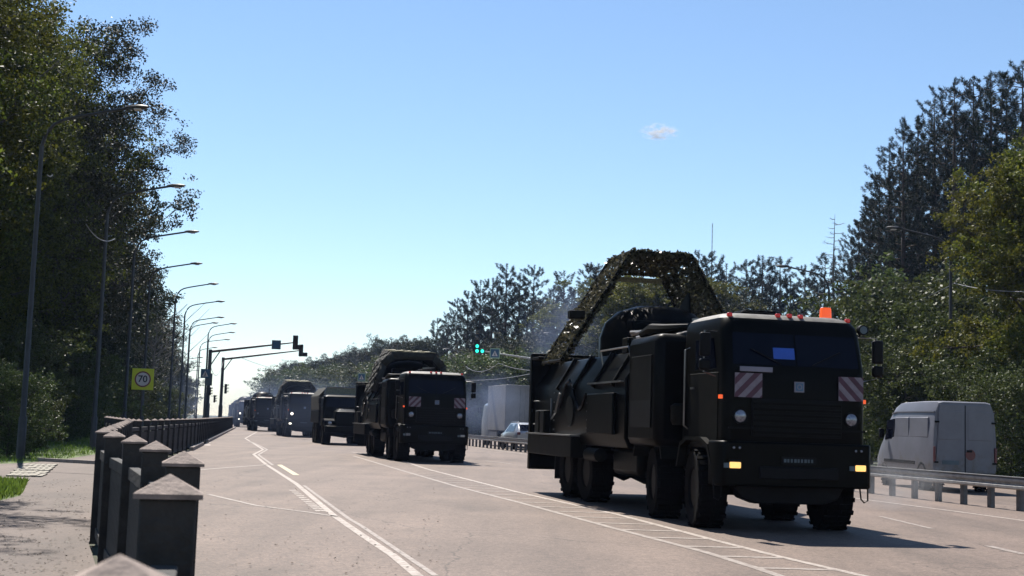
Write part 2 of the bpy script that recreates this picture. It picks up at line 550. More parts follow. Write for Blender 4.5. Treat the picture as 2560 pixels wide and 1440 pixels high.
# ------------------------------------------------------------------ road markings
def strip(px_pts, w, z=0.004):
    """painted line of width w (m) along a polyline of photo pixels laid on the road"""
    P = [G(x, y) for x, y in px_pts]
    return strip_w(P, w, z)
def strip_w(P, w, z=0.004):
    mb = MB()
    ins = []
    for i, p in enumerate(P):
        t0 = (P[i] - P[i - 1]).normalized() if i else None
        t1 = (P[i + 1] - P[i]).normalized() if i < len(P) - 1 else None
        t = (t0 + t1).normalized() if (t0 and t1) else (t0 or t1)
        nrm = Vector((t.y, -t.x, 0))
        k = 1.0
        if t0 and t1:
            k = 1.0 / max(0.5, abs(nrm.dot(Vector((t1.y, -t1.x, 0)))))
        ins += [p + nrm * w / 2 * k, p - nrm * w / 2 * k]
    mb.add([(p.x, p.y, z) for p in ins], [(2 * i, 2 * i + 1, 2 * i + 3, 2 * i + 2) for i in range(len(P) - 1)])
    return mb
def marking(name, mb, m='paint'):
    o = mb.build(name, m); o['kind'] = 'structure'; return o

lineL = [(1046, 1441), (981, 1388), (905, 1338), (837, 1291), (741, 1210), (666, 1162), (634, 1136), (658, 1124), (613, 1096), (642, 1080)]
marking('lane_line', strip(lineL, 0.11))
lineR = [(1089, 1440), (903, 1315), (872, 1297), (760, 1214)]
marking('lane_line', strip(lineR, 0.07), 'paint_worn')
marking('lane_line', strip([(682, 1163), (646, 1137), (668, 1124), (626, 1103)], 0.09), 'paint_worn')
marking('bay_line', strip([(666, 1162), (520, 1173), (420, 1182)], 0.14), 'paint_worn')
marking('bay_line', strip([(845, 1292), (770, 1281), (640, 1264), (520, 1236)], 0.10), 'paint_worn')
def quad_px(pts, z=0.004):
    mb = MB(); P = [G(x, y) for x, y in pts]
    mb.add([(p.x, p.y, z) for p in P], [(0, 1, 2, 3)])
    return mb
marking('lane_dash', quad_px([(692, 1162), (704, 1162), (749, 1188), (733, 1188)]), 'paint_yellow')
mb = MB()
for i in range(12):
    t = i / 11
    x, y = 722 + (786 - 722) * t, 1225 + (1276 - 1225) * t
    w = 17 + 8 * t; h = 2.1 + 0.7 * t
    P = [G(x, y), G(x + w, y), G(x + w + 3, y + h), G(x + 3, y + h)]
    mb.add([(p.x, p.y, 0.004) for p in P], [(0, 1, 2, 3)])
marking('rumble_bars', mb)
hr = [(878, 1130), (978, 1144), (1072, 1174), (1300, 1232), (1550, 1288), (1761, 1344), (1944, 1391), (2170, 1443), (2600, 1540)]
hl = [(884, 1140), (1000, 1175), (1140, 1216), (1300, 1257), (1550, 1325), (1761, 1380), (1886, 1419), (1960, 1444), (2300, 1560)]
marking('hatch_line', strip(hr, 0.12))
marking('hatch_line', strip(hl, 0.12), 'paint_worn')
def lerp_d(poly, d):
    P = [G(x, y) for x, y in poly]
    for a, b in zip(P[:-1], P[1:]):
        if (a.y - d) * (b.y - d) <= 0:
            t = (d - a.y) / (b.y - a.y) if b.y != a.y else 0
            return a.lerp(b, t)
    return None
mb = MB(); d = 13.6
while d < 46:
    a, b = lerp_d(hl, d), lerp_d(hr, d + 0.05)
    if a and b:
        a2, b2 = lerp_d(hl, d + 0.16), lerp_d(hr, d + 0.21)
        if a2 and b2:
            mb.add([(p.x, p.y, 0.0045) for p in (a, b, b2, a2)], [(0, 1, 2, 3)])
    d += 1.22
marking('hatch_bars', mb, 'paint_worn')
marking('edge_line', strip([(2700, 1322), (2560, 1302), (2400, 1280), (2230, 1258), (1900, 1214), (1500, 1160), (1190, 1119)], 0.13))
marking('lane_dash', strip([(2560, 1386), (2470, 1365)], 0.13), 'paint_worn')
marking('lane_dash', strip([(2330, 1322), (2200, 1291)], 0.10), 'paint_worn')
marking('lane_dash', strip([(1280, 1160), (1215, 1152)], 0.13), 'paint_worn')
mb = MB()
for yy in (1099, 1105, 1111):
    P = [G(492, yy), G(526, yy), G(526, yy + 3), G(492, yy + 3)]
    mb.add([(p.x, p.y, 0.004) for p in P], [(0, 1, 2, 3)])
marking('crossing_stripes', mb)

# kerb along the far fence: a row of kerb stones
KA, KB = G(478, 1127), G(588, 1070)
kroot = thing('kerb', 'pale concrete kerb along the foot of the far stretch of fence', 'kerb', KA)
kv = (KB - KA); kl = kv.length; ku = kv.normalized()
kn = int(kl / 1.5)
kme = MB().box((0, 0, 0.075), (0.16, 1.47, 0.15)).mesh('kerb_stone', 'kerb')
for i in range(kn):
    t = (i + 0.5) / kn
    if 0.10 < t < 0.16: continue
    link('kerb_stone', kme, kroot, ku * (kl * t), math.atan2(-ku.x, ku.y), 0.012)
# path kerb: thin pale stone edging across the footpath's end
ea, eb = G(95, 1153), G(245, 1161)
er = thing('path_edging', 'thin pale stone edging across the footpath by the tactile tiles', 'kerb', ea)
ev = eb - ea
for i in range(8):
    p = ev * ((i + 0.5) / 8)
    MB().box((0, 0, 0.05), (ev.length / 8 * 0.985, 0.16, 0.10)).build('edging_stone', 'kerb', er, p, math.atan2(ev.y, ev.x), 0.01)
# tactile tiles
ta, tb, tcn, td = G(60, 1162), G(143, 1163), G(108, 1194), G(18, 1192)
tr = thing('tactile_paving', 'block of pale ribbed tactile tiles at the end of the footpath', 'paving', td)
for i in range(6):
    for j in range(5):
        a = td.lerp(tcn, (i + 0.5) / 6); b = ta.lerp(tb, (i + 0.5) / 6)
        p = a.lerp(b, (j + 0.5) / 5) - td
        wx = (tcn - td).length / 6 * 0.9; wy = (ta - td).length / 5 * 0.88
        MB().box((0, 0, 0.016 + random.random() * 0.01), (wx, wy, 0.03)).build('tile', 'tactile', tr, p, math.atan2((tcn - td).y, (tcn - td).x))

# ------------------------------------------------------------------ fences
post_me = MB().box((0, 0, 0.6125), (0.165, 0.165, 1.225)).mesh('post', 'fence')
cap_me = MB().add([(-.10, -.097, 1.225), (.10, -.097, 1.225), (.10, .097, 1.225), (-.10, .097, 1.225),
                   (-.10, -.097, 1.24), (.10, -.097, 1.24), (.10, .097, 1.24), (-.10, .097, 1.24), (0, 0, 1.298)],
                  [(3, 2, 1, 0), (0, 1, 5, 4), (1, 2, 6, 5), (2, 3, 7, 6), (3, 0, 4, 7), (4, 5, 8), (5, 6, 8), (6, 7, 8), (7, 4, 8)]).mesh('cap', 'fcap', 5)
slat_me = MB().box((0, 0, 0.515), (0.135, 0.045, 0.83)).mesh('slat', 'fence')
rail_cache = {}
def resample(line, step):
    out = [line[0].copy()]
    acc = 0.0
    for a, b in zip(line[:-1], line[1:]):
        L = (b - a).length; t = step - acc
        while t <= L:
            out.append(a + (b - a) * (t / L)); t += step
        acc = (acc + L) % step
    return out
def fence(name, label, posts, slat_limit, top=0.99):
    root = thing(name, label, 'fence', posts[0])
    o0 = posts[0]
    n_sl = 0
    rest = MB()
    for i, p in enumerate(posts):
        a = posts[i + 1] - p if i < len(posts) - 1 else p - posts[i - 1]
        rz = math.atan2(a.y, a.x)
        tilt = random.uniform(-0.022, 0.022)
        po = link('post', post_me, root, p - o0, R(13.8) + random.uniform(-.03, .03), 0.008)
        po.rotation_euler[0] = tilt
        link('cap', cap_me, po)
        if i == len(posts) - 1: break
        b = posts[i + 1]
        L = (b - p).length - 0.2
        u = (b - p).normalized()
        mid = (p + b) / 2 - o0
        for nm, z, h in (('top_rail', top, 0.10), ('bottom_rail', 0.13, 0.10)):
            MB().box((0, 0, 0), (L, 0.08, h)).build(nm, 'fence', root, mid + Vector((0, 0, z)), rz, 0.006)
        ns = int(L / 0.155)
        for k in range(ns):
            q = p + u * (0.1 + L * (k + 0.5) / ns) - o0
            if n_sl < slat_limit:
                link('slat', slat_me, root, q, rz); n_sl += 1
            else:
                rest.box(q + Vector((0, 0, 0.515)), (0.135, 0.045, 0.83), rz)
    if rest.v:
        o = rest.build('slat_row', 'fence', root); o['kind'] = 'stuff'
    return root
near_posts = [Vector((-0.25, -0.9, 0))] + fence_line + resample([fence_line[-1], far_line[1]], 2.15)[1:]
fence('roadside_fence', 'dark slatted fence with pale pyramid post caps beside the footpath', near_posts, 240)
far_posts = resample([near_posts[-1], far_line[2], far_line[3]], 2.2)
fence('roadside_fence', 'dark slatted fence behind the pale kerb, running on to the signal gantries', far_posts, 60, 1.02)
sp0, sp1 = D(334, 1047, 36), D(262, 1044, 50)
fence('footpath_fence', 'short dark fence with pale caps set back behind the yellow speed sign post', resample([Vector((sp0.x, sp0.y, 0)), Vector((sp1.x, sp1.y, 0))], 1.9), 60)

# ------------------------------------------------------------------ guard rail
ga, gb = G(2550, 1278), G(1175, 1115)
gu = (gb - ga).normalized()
g0 = ga - gu * 12
groot = thing('guard_rail', 'galvanised steel guard rail on short dark posts in the median', 'guard rail', g0)
glen = (gb - g0).length + 60
beam_prof = [(0.0, 0.44), (0.05, 0.47), (0.05, 0.52), (0.0, 0.55), (0.0, 0.58), (0.05, 0.61), (0.05, 0.66), (0.0, 0.70), (-0.012, 0.70), (0.035, 0.655), (0.035, 0.615), (-0.015, 0.585), (-0.015, 0.545), (0.035, 0.515), (0.035, 0.475), (-0.012, 0.44)]
grz = math.atan2(-gu.x, gu.y)
SEG = 4.32
gme = MB().prism([(-x - 0.04, z) for x, z in beam_prof], 'y', 0, SEG).mesh('beam', 'galv')
gcap = MB().span(-0.10, 0.0, 0, SEG, 0.70, 0.715).mesh('beam_cap', 'galv')
gpost = MB().box((0.06, 0, 0.34), (0.11, 0.14, 0.68)).mesh('rail_post', 'galvpost')
gbolt = MB().lathe([(0.02, 0), (0.02, 0.02), (0.0, 0.025)], 'x', 8).mesh('bolt', 'galv')
for i in range(int(glen / SEG)):
    b = link('beam', gme, groot, gu * (i * SEG), grz)
    link('beam_lip', gcap, b)
for i in range(int(glen / 1.08)):
    p = link('rail_post', gpost, groot, gu * (i * 1.08 + 0.2), grz, 0.008)

# ------------------------------------------------------------------ trees
rng = np.random.default_rng(11)
def quads_mesh(name, C, A, B, material):
    """leaf quads: centres C, half-axis vectors A (long) and B (wide) -> rhombic leaves"""
    n = len(C)
    V = np.empty((n, 4, 3), np.float32)
    V[:, 0] = C - A; V[:, 1] = C + B - A * 0.1; V[:, 2] = C + A; V[:, 3] = C - B - A * 0.1
    me = bpy.data.meshes.new(name)
    me.vertices.add(n * 4)
    me.vertices.foreach_set('co', V.reshape(-1))
    me.loops.add(n * 4)
    me.loops.foreach_set('vertex_index', np.arange(n * 4, dtype=np.int32))
    me.polygons.add(n)
    me.polygons.foreach_set('loop_start', np.arange(0, n * 4, 4, dtype=np.int32))
    me.polygons.foreach_set('loop_total', np.full(n, 4, np.int32))
    me.update()
    me.validate()
    me.materials.append(MT[material])
    return me
def unit(n):
    v = rng.normal(size=(n, 3)); return v / np.linalg.norm(v, axis=1)[:, None]
def leaf_cloud(name, P, size, material, aspect=0.55, droop=0.0):
    n = len(P)
    a = unit(n); a[:, 2] -= droop
    a /= np.linalg.norm(a, axis=1)[:, None]
    b = np.cross(a, unit(n)); b /= np.linalg.norm(b, axis=1)[:, None] + 1e-9
    s = size * rng.uniform(0.6, 1.3, (n, 1))
    return quads_mesh(name, P, a * s, b * s * aspect, material)
def rnd(a, b): return float(rng.uniform(a, b))

def deciduous(nm, Ht, base, rad, nleaf, size, material, nlimb=16, ragged=0.35, clump=0.62, bark='bark', thick=0.016, pw=0.6):
    """tapered trunk, limbs that fork, leaf clumps along the outer limbs; unit: metres"""
    mb = MB()
    tp = []
    x = y = 0.0
    for i in range(9):
        t = i / 8
        tp.append(Vector((x, y, Ht * 0.9 * t)))
        x += rnd(-.02, .02) * Ht * 0.5; y += rnd(-.02, .02) * Ht * 0.5
    mb.tube(tp, [Ht * thick * (1.25 - 1.1 * i / 8) for i in range(9)], 8)
    tips = []
    for i in range(nlimb):
        t = base / Ht + (0.95 - base / Ht) * ((i + rnd(0, 1)) / nlimb)
        k = min(7, int(t / 0.9 * 8)); s = tp[k].lerp(tp[k + 1], min(1, t / 0.9 * 8 - k)) if t < 0.9 else tp[8]
        prof = math.sin(math.pi * min(1, max(0.04, (t - base / Ht * 0.8) / (1.04 - base / Ht * 0.8)))) ** pw
        az = i * 2.4 + rnd(-.5, .5)
        L = rad * prof * rnd(1 - ragged, 1.1)
        up = rnd(0.15, 0.75)
        e = s + Vector((math.cos(az), math.sin(az), up)) * L
        m1 = s.lerp(e, 0.5) + Vector((rnd(-.3, .3), rnd(-.3, .3), -0.06 * L))
        r0_ = Ht * thick * 0.42 * (1.1 - t)
        mb.tube([s, m1, e], [r0_ + .02, r0_ * 0.6 + .012, .012], 5)
        tips += [(e, 1.0), (m1.lerp(e, 0.5), 0.9)]
        for j in range(3):
            q = m1.lerp(e, rnd(-0.3, 0.8))
            e2 = q + Vector((rnd(-1, 1), rnd(-1, 1), rnd(-.3, .9))).normalized() * L * rnd(0.3, 0.6)
            mb.tube([q, q.lerp(e2, .5) + Vector((0, 0, .1)), e2], [r0_ * 0.35 + .01, r0_ * .22 + .008, .006], 4)
            tips += [(e2, 0.9), (q.lerp(e2, 0.6), 0.8)]
    trunk = mb.mesh(nm + '_trunk', bark)
    tips.append((tp[8] + Vector((0, 0, Ht * 0.06)), 1.0))
    w = np.array([q[1] for q in tips]); w /= w.sum()
    idx = rng.choice(len(tips), nleaf, p=w)
    C = np.array([list(q[0]) for q in tips])[idx]
    # small sub-clumps so that light and dark bunches form
    sub = np.clip(rng.normal(size=(len(tips), 7, 3)), -1.7, 1.7) * (clump * rad * 0.19)
    which = rng.integers(0, 7, nleaf)
    P = C + sub[idx, which] + np.clip(rng.normal(size=(nleaf, 3)), -1.8, 1.8) * np.array([1, 1, 0.75]) * clump * rad * 0.066
    P = P[P[:, 2] > 0.15]
    crown = leaf_cloud(nm + '_crown', P.astype(np.float32), size, material)
    return trunk, crown

def pine(nm, Ht, base, rad, tuft=0.42, per=26, material='needle', nbr=60, needle=0.045):
    mb = MB()
    lean = (rnd(-.02, .02), rnd(-.02, .02))
    tp = [Vector((lean[0] * Ht * t, lean[1] * Ht * t, Ht * t)) for t in (0, .25, .5, .75, 1)]
    mb.tube(tp, [Ht * .012, Ht * .0105, Ht * .0085, Ht * .005, 0.02], 7)
    cs = []; dirs = []
    for i in range(nbr):
        t = base / Ht + (0.985 - base / Ht) * (i + rnd(0, .9)) / nbr
        s = Vector((lean[0] * Ht * t, lean[1] * Ht * t, Ht * t))
        rel = (t - base / Ht) / (1 - base / Ht)
        L = rad * (0.25 + 0.85 * (1 - rel) ** 0.7) * rnd(0.55, 1.1) * (0.6 + 0.4 * min(1, rel * 5))
        az = i * 2.4 + rnd(-.4, .4)
        h = Vector((math.cos(az), math.sin(az), 0))
        rise = rnd(0.05, 0.35) + 0.4 * rel
        pts = [s, s + h * L * .5 + Vector((0, 0, L * rise * 0.25)), s + h * L + Vector((0, 0, L * rise))]
        mb.tube(pts, [0.03 + .03 * (1 - rel), 0.02, 0.008], 4)
        k = max(3, int(L / 0.22))
        for j in range(k):
            f = 0.3 + 0.7 * (j + 1) / k
            p = pts[0].lerp(pts[1], f * 2) if f < .5 else pts[1].lerp(pts[2], f * 2 - 1)
            side = Vector((-h.y, h.x, 0)) * rnd(-.42, .42) * L * (1.1 - f * .6)
            q = p + side + Vector((rnd(-.15, .15), rnd(-.15, .15), rnd(-.2, .3)))
            cs.append(q); dirs.append((h * 0.6 + side.normalized() * .5 + Vector((0, 0, rnd(.5, 1.3)))).normalized())
    cs.append(tp[-1]); dirs.append(Vector((0, 0, 1)))
    C = np.array([list(c) for c in cs], np.float32); Dr = np.array([list(d) for d in dirs], np.float32)
    n = len(C) * per
    Ci = np.repeat(C, per, 0); Di = np.repeat(Dr, per, 0)
    along = rng.uniform(-.55, .6, (n, 1)) * tuft
    v = Di * 0.7 + unit(n) * 0.9
    v /= np.linalg.norm(v, axis=1)[:, None]
    ln = tuft * 0.26 * rng.uniform(.7, 1.2, (n, 1))
    b = np.cross(v, unit(n)); b /= np.linalg.norm(b, axis=1)[:, None] + 1e-9
    P = Ci + Di * along + v * ln
    crown = quads_mesh(nm + '_crown', P.astype(np.float32), (v * ln).astype(np.float32), (b * needle).astype(np.float32), material)
    return mb.mesh(nm + '_trunk', 'bark_pine'), crown

def bare(nm, Ht, rad, nbr=46, conifer=True):
    mb = MB()
    mb.tube([(0, 0, 0), (0.1, 0, Ht * .4), (0, .1, Ht * .75), (0.05, 0, Ht)], [Ht * .011, Ht * .008, Ht * .004, .01], 6)
    tw = MB()
    for i in range(nbr):
        t = 0.2 + 0.78 * (i + rnd(0, 1)) / nbr
        az = i * 2.4 + rnd(-.4, .4)
        L = rad * (1.1 - t) * rnd(.6, 1.1) if conifer else rad * rnd(.5, 1) * math.sin(math.pi * min(1, t))
        s = Vector((0.05, 0.02, Ht * t)); h = Vector((math.cos(az), math.sin(az), 0.15 if conifer else 0.9))
        e = s + h * L
        md = s.lerp(e, .55) + Vector((0, 0, -.08 * L))
        tw.tube([s, md, e], [.03, .022, .01], 4)
        for j in range(6 if conifer else 5):
            f = .25 + .75 * j / 6
            q = s.lerp(md, f / .55) if f < .55 else md.lerp(e, (f - .55) / .45)
            v = Vector((-h.y, h.x, rnd(-.1, .5))) * (1 if j % 2 else -1) + h * .5
            e2 = q + v * L * rnd(.2, .38)
            tw.tube([q, e2], [.012, .006], 3)
    return mb.mesh(nm + '_trunk', 'bark_bare'), tw.mesh(nm + '_crown', 'bark_bare')

PROTO = {}
def tree(kind, x, y, ht, label, group, rz=None, name='tree', cat='tree', wide=1.0, z=0.0):
    trunk, crown, h0 = PROTO[kind]
    root = thing(name, label, cat, (x, y, z), rnd(0, 6.28) if rz is None else rz, group)
    s = ht / h0
    for nm, me in (('trunk', trunk), ('crown', crown)):
        if me is None: continue
        o = link(nm, me, root)
        o.scale = (s * wide, s * wide, s)
    return root

PROTO['lime'] = (*deciduous('lime', 19, 2.5, 5.6, 120000, 0.075, 'leaf_a', 40), 19)
PROTO['oak'] = (*deciduous('oak', 19, 5.5, 6.6, 75000, 0.075, 'leaf_b', 30, ragged=.5, clump=.5), 19)
PROTO['mid'] = (*deciduous('mid', 12, 1.2, 4.0, 50000, 0.08, 'leaf_b', 28), 12)
PROTO['yellow'] = (*deciduous('yellow', 12.5, 0.8, 3.6, 75000, 0.07, 'leaf_y', 34, clump=.55, pw=.45), 12.5)
PROTO['shrub'] = (*deciduous('shrub', 5.5, 0.2, 3.0, 22000, 0.075, 'leaf_s', 24, thick=.012, pw=.4), 5.5)
PROTO['pine_a'] = (*pine('pine_a', 24, 11.0, 3.2, nbr=52, tuft=.40, per=80, needle=.013), 24)
PROTO['pine_b'] = (*pine('pine_b', 22, 9.0, 3.0, nbr=46, tuft=.46, per=80, needle=.016), 22)
PROTO['pine_c'] = (*pine('pine_c', 18, 3.0, 2.6, nbr=54, tuft=.5, per=70, needle=.020), 18)
PROTO['bare_pine'] = (*bare('bare_pine', 20, 5.5, 60), 20)
PROTO['bare_shrub'] = (*bare('bare_shrub', 9, 4.0, 60, False), 9)

def top_tree(kind, px, py, d, label, group, **kw):
    """a tree whose top shows at this pixel, standing on the ground at distance d"""
    p = D(px, py, d)
    return tree(kind, p.x + 0.033 * 0, p.y, p.z, label, group, **kw)

# left roadside trees
LG = 'broadleaf trees along the left footpath'
for kind, px, py, d, lab in [
    ('lime', -450, -1130, 26, 'tall lime tree at the footpath edge whose crown shades the path'),
    ('lime', -290, -330, 47, 'tall dense lime tree at the grass verge nearest the tactile tiles'),
    ('lime', -110, -60, 57, 'tall leafy lime tree behind the first lamp post'),
    ('oak', 165, 128, 70, 'tall spreading oak with open crown overhanging the lamp posts'),
    ('lime', 0, 40, 66, 'tall lime tree standing between the first two lamp posts'),
    ('oak', 175, 290, 82, 'broad oak with drooping outer boughs behind the second lamp post'),
    ('mid', 245, 480, 96, 'mid-height broadleaf tree behind the third lamp post'),
    ('mid', 265, 590, 108, 'mid-height broadleaf tree behind the fourth lamp post'),
    ('mid', 130, 480, 90, 'dark broadleaf tree deep in the row behind the speed sign'),
    ('lime', -160, 100, 70, 'tall lime tree deep in the left wood'),
    ('lime', 10, 150, 80, 'tall lime tree further back in the left wood'),
    ('oak', 90, 260, 92, 'tall dark oak further back in the left wood'),
    ('lime', -330, -200, 52, 'tall dense lime tree left of the tactile tiles'),
]:
    top_tree(kind, px, py, d, lab, LG, name='lime_tree' if kind == 'lime' else 'oak_tree' if kind == 'oak' else 'broadleaf_tree')
for i, (px, py, d) in enumerate([(300, 690, 122), (330, 760, 140), (355, 800, 160), (378, 830, 185), (402, 880, 215), (425, 905, 250), (450, 935, 290), (230, 690, 125), (260, 740, 150), (300, 800, 190), (330, 850, 240), (380, 880, 260), (470, 950, 340)]):
    top_tree('mid', px, py, d, 'distant broadleaf tree in the row receding behind the left lamp posts', 'distant trees of the left row', name='broadleaf_tree', wide=1.15)
top_tree('bare_shrub', 395, 745, 118, 'leafless twiggy tree leaning out behind the lamp posts', None, name='bare_tree')
# shrubs at the foot of the left wood
for i, (px, py, d) in enumerate([(30, 950, 40), (-60, 930, 41), (85, 1010, 44), (180, 900, 62), (250, 930, 75), (300, 960, 85), (150, 960, 58), (345, 960, 98), (20, 860, 52), (390, 975, 115), (210, 960, 68), (110, 900, 60), (420, 985, 135), (450, 995, 165)]):
    top_tree('shrub', px, py, d, 'leafy shrub with pale glinting leaves at the foot of the left wood', 'shrubs along the left wood', name='shrub', cat='shrub', wide=1.1)

# right side
top_tree('yellow', 2575, 400, 52, 'tall yellow-green broadleaf tree beside the right lamp post', None, name='broadleaf_tree')
top_tree('yellow', 2700, 330, 50, 'yellowing broadleaf tree at the verge behind the white van', None, name='broadleaf_tree', rz=2.0)
top_tree('lime', 2690, 380, 60, 'tall green broadleaf tree behind the yellowing trees', None, name='broadleaf_tree', wide=.8)
PG = 'tall pines on the right of the road'
pines = [(2555, 165, 84), (2478, 190, 86), (2520, 215, 92), (2432, 205, 90), (2385, 215, 88), (2340, 255, 92), (2300, 300, 96), (2262, 335, 94), (2228, 378, 100), (2195, 440, 104), (2172, 505, 108), (2150, 560, 118),
         (2410, 300, 100), (2360, 340, 106), (2310, 390, 108), (2250, 430, 112), (2460, 320, 98), (2205, 520, 124), (2540, 300, 100), (2130, 600, 128), (2280, 470, 120)]
for i, (px, py, d) in enumerate(pines):
    top_tree('pine_a' if i % 3 else 'pine_b', px, py, d, 'tall dark pine with bare lower trunk in the right-hand pine stand', PG, name='pine_tree')
top_tree('bare_pine', 2086, 535, 122, 'leafless grey dead pine beside the tall pine stand', None, name='dead_pine')
for i, (px, py, d) in enumerate([(2230, 790, 66), (2330, 740, 68), (2290, 830, 60), (2370, 860, 58), (2420, 760, 62), (2180, 850, 72), (2440, 930, 50), (2530, 960, 46), (2150, 890, 84), (2260, 920, 56), (2340, 930, 56), (2490, 860, 56), (2110, 880, 96), (2560, 880, 54), (2400, 900, 66), (2050, 890, 110), (1990, 880, 120)]):
    top_tree('shrub', px, py, d, 'leafy green shrub under the pines on the right verge', 'shrubs along the right verge', name='shrub', cat='shrub', wide=1.1)
# pine wood behind the convoy
BG_ = 'pines of the wood behind the convoy'
bgp = [(2060, 645, 150), (2010, 668, 155), (1955, 650, 158), (1905, 648, 160), (1868, 655, 156), (1820, 668, 162), (1776, 640, 152), (1748, 632, 150), (1715, 650, 165), (1500, 668, 150), (1475, 662, 160), (1415, 685, 170), (1385, 720, 165),
       (1335, 668, 168), (1300, 690, 172), (1270, 668, 166), (1235, 700, 175), (1205, 708, 178), (1170, 735, 184), (1145, 752, 192), (1120, 790, 200), (1095, 800, 210),
       (2035, 700, 165), (1980, 705, 170), (1930, 700, 172), (1880, 700, 176), (1840, 715, 180), (1790, 700, 178), (1690, 700, 175), (1640, 705, 178), (1590, 690, 176), (1540, 700, 172), (1450, 730, 182), (1360, 750, 185), (1320, 740, 188), (1250, 745, 186), (1190, 770, 196)]
for i, (px, py, d) in enumerate(bgp):
    top_tree(('pine_c', 'pine_b', 'pine_c')[i % 3], px, py, d, 'pine in the dense wood behind the convoy', BG_, name='pine_tree', wide=1.15)
for i, (px, py, d) in enumerate([(1720, 690, 130), (1640, 690, 128), (1560, 700, 132), (1310, 850, 150), (1180, 880, 165), (1250, 870, 160), (1790, 760, 135), (1400, 850, 155), (1480, 760, 140)]):
    top_tree('yellow' if i < 3 else 'mid', px, py, d, 'rounded broadleaf tree in front of the pine wood behind the convoy' if i > 2 else 'yellow-green broadleaf tree seen through the netted arch', 'broadleaf trees before the pine wood', name='broadleaf_tree', wide=1.35)
for i in range(26):
    t = i / 25
    px = 1060 - 360 * t + rnd(-8, 8); py = 838 + 100 * t ** .8 + rnd(-14, 16); d = 205 + 170 * t
    top_tree('bare_shrub' if i in (1, 3, 4, 6, 8, 9) else 'mid', px, py, d, 'twiggy leafless treetop on the far edge of the wood' if i in (1, 3, 4, 6, 8, 9) else 'far hazy broadleaf tree where the wood meets the road', 'bare trees of the far wood' if i in (1, 3, 4, 6, 8, 9) else 'far trees along the road', name='broadleaf_tree', wide=1.1)
for i in range(46):
    t = i / 45
    px = 2060 - 1360 * t + rnd(-10, 10)
    d = 118 + 40 * t + 190 * max(0, t - .62) * 2
    py = 900 + 60 * t + rnd(-25, 15)
    top_tree('shrub', px, py, d, 'shrub in the undergrowth along the wood behind the convoy', 'undergrowth along the far wood', name='shrub', cat='shrub', wide=1.5)

# ------------------------------------------------------------------ grass, litter
def blades(name, poly, n, h, material='blade'):
    P = []
    xs = [p[0] for p in poly]; ys = [p[1] for p in poly]
    def inside(x, y):
        c = False; j = len(poly) - 1
        for i in range(len(poly)):
            if (poly[i][1] > y) != (poly[j][1] > y) and x < (poly[j][0] - poly[i][0]) * (y - poly[i][1]) / (poly[j][1] - poly[i][1]) + poly[i][0]: c = not c
            j = i
        return c
    while len(P) < n:
        x, y = rnd(min(xs), max(xs)), rnd(min(ys), max(ys))
        if inside(x, y): P.append((x, y, 0))
    P = np.array(P, np.float32)
    k = len(P)
    L = h * rng.uniform(.5, 1.2, (k, 1))
    a = np.concatenate([rng.normal(size=(k, 2)) * .35, np.ones((k, 1))], 1); a /= np.linalg.norm(a, axis=1)[:, None]
    b = unit(k); b[:, 2] = 0; b /= np.linalg.norm(b, axis=1)[:, None] + 1e-9
    me = quads_mesh(name, (P + a * L * .5).astype(np.float32), (a * L * .5).astype(np.float32), (b * .014).astype(np.float32), material)
    return link(name, me)
o = blades('grass', [(p.x, p.y) for p in gv + gback], 16000, .16); tag(o, 'sunlit green grass along the left verge under the trees', 'grass', kind='stuff')
o = blades('grass', [(p.x, p.y) for p in gp], 6000, .14); tag(o, 'tufts of green grass beside the tactile tiles', 'grass', kind='stuff')
P = []
for i in range(1000):
    px, py = rnd(-60, 235), 1200 + 240 * rnd(0, 1) ** 1.3
    q = G(px, py); P.append((q.x, q.y, 0.014))
for i in range(90):                                           # small heaps on the path
    c = G(*random.choice([(150, 1268), (40, 1257), (190, 1270), (165, 1262)]))
    P.append((c.x + rnd(-.16, .16), c.y + rnd(-.2, .2), 0.02 + rnd(0, .05)))
for i in range(420):
    px, py = rnd(505, 1100), 1200 + 240 * rnd(0, 1)
    q = G(px, py); P.append((q.x, q.y, 0.012))
P = np.array(P, np.float32); k = len(P)
a = unit(k); a[:, 2] *= .25; b = np.cross(a, np.array([[0, 0, 1.0]]) + unit(k) * .3); b /= np.linalg.norm(b, axis=1)[:, None]
s = rng.uniform(.008, .028, (k, 1))
o = link('fallen_leaves', quads_mesh('fallen_leaves', P, (a * s).astype(np.float32), (b * s * .7).astype(np.float32), 'litter'))
tag(o, 'dry leaves and grit scattered on the footpath and road', 'leaves', kind='stuff')

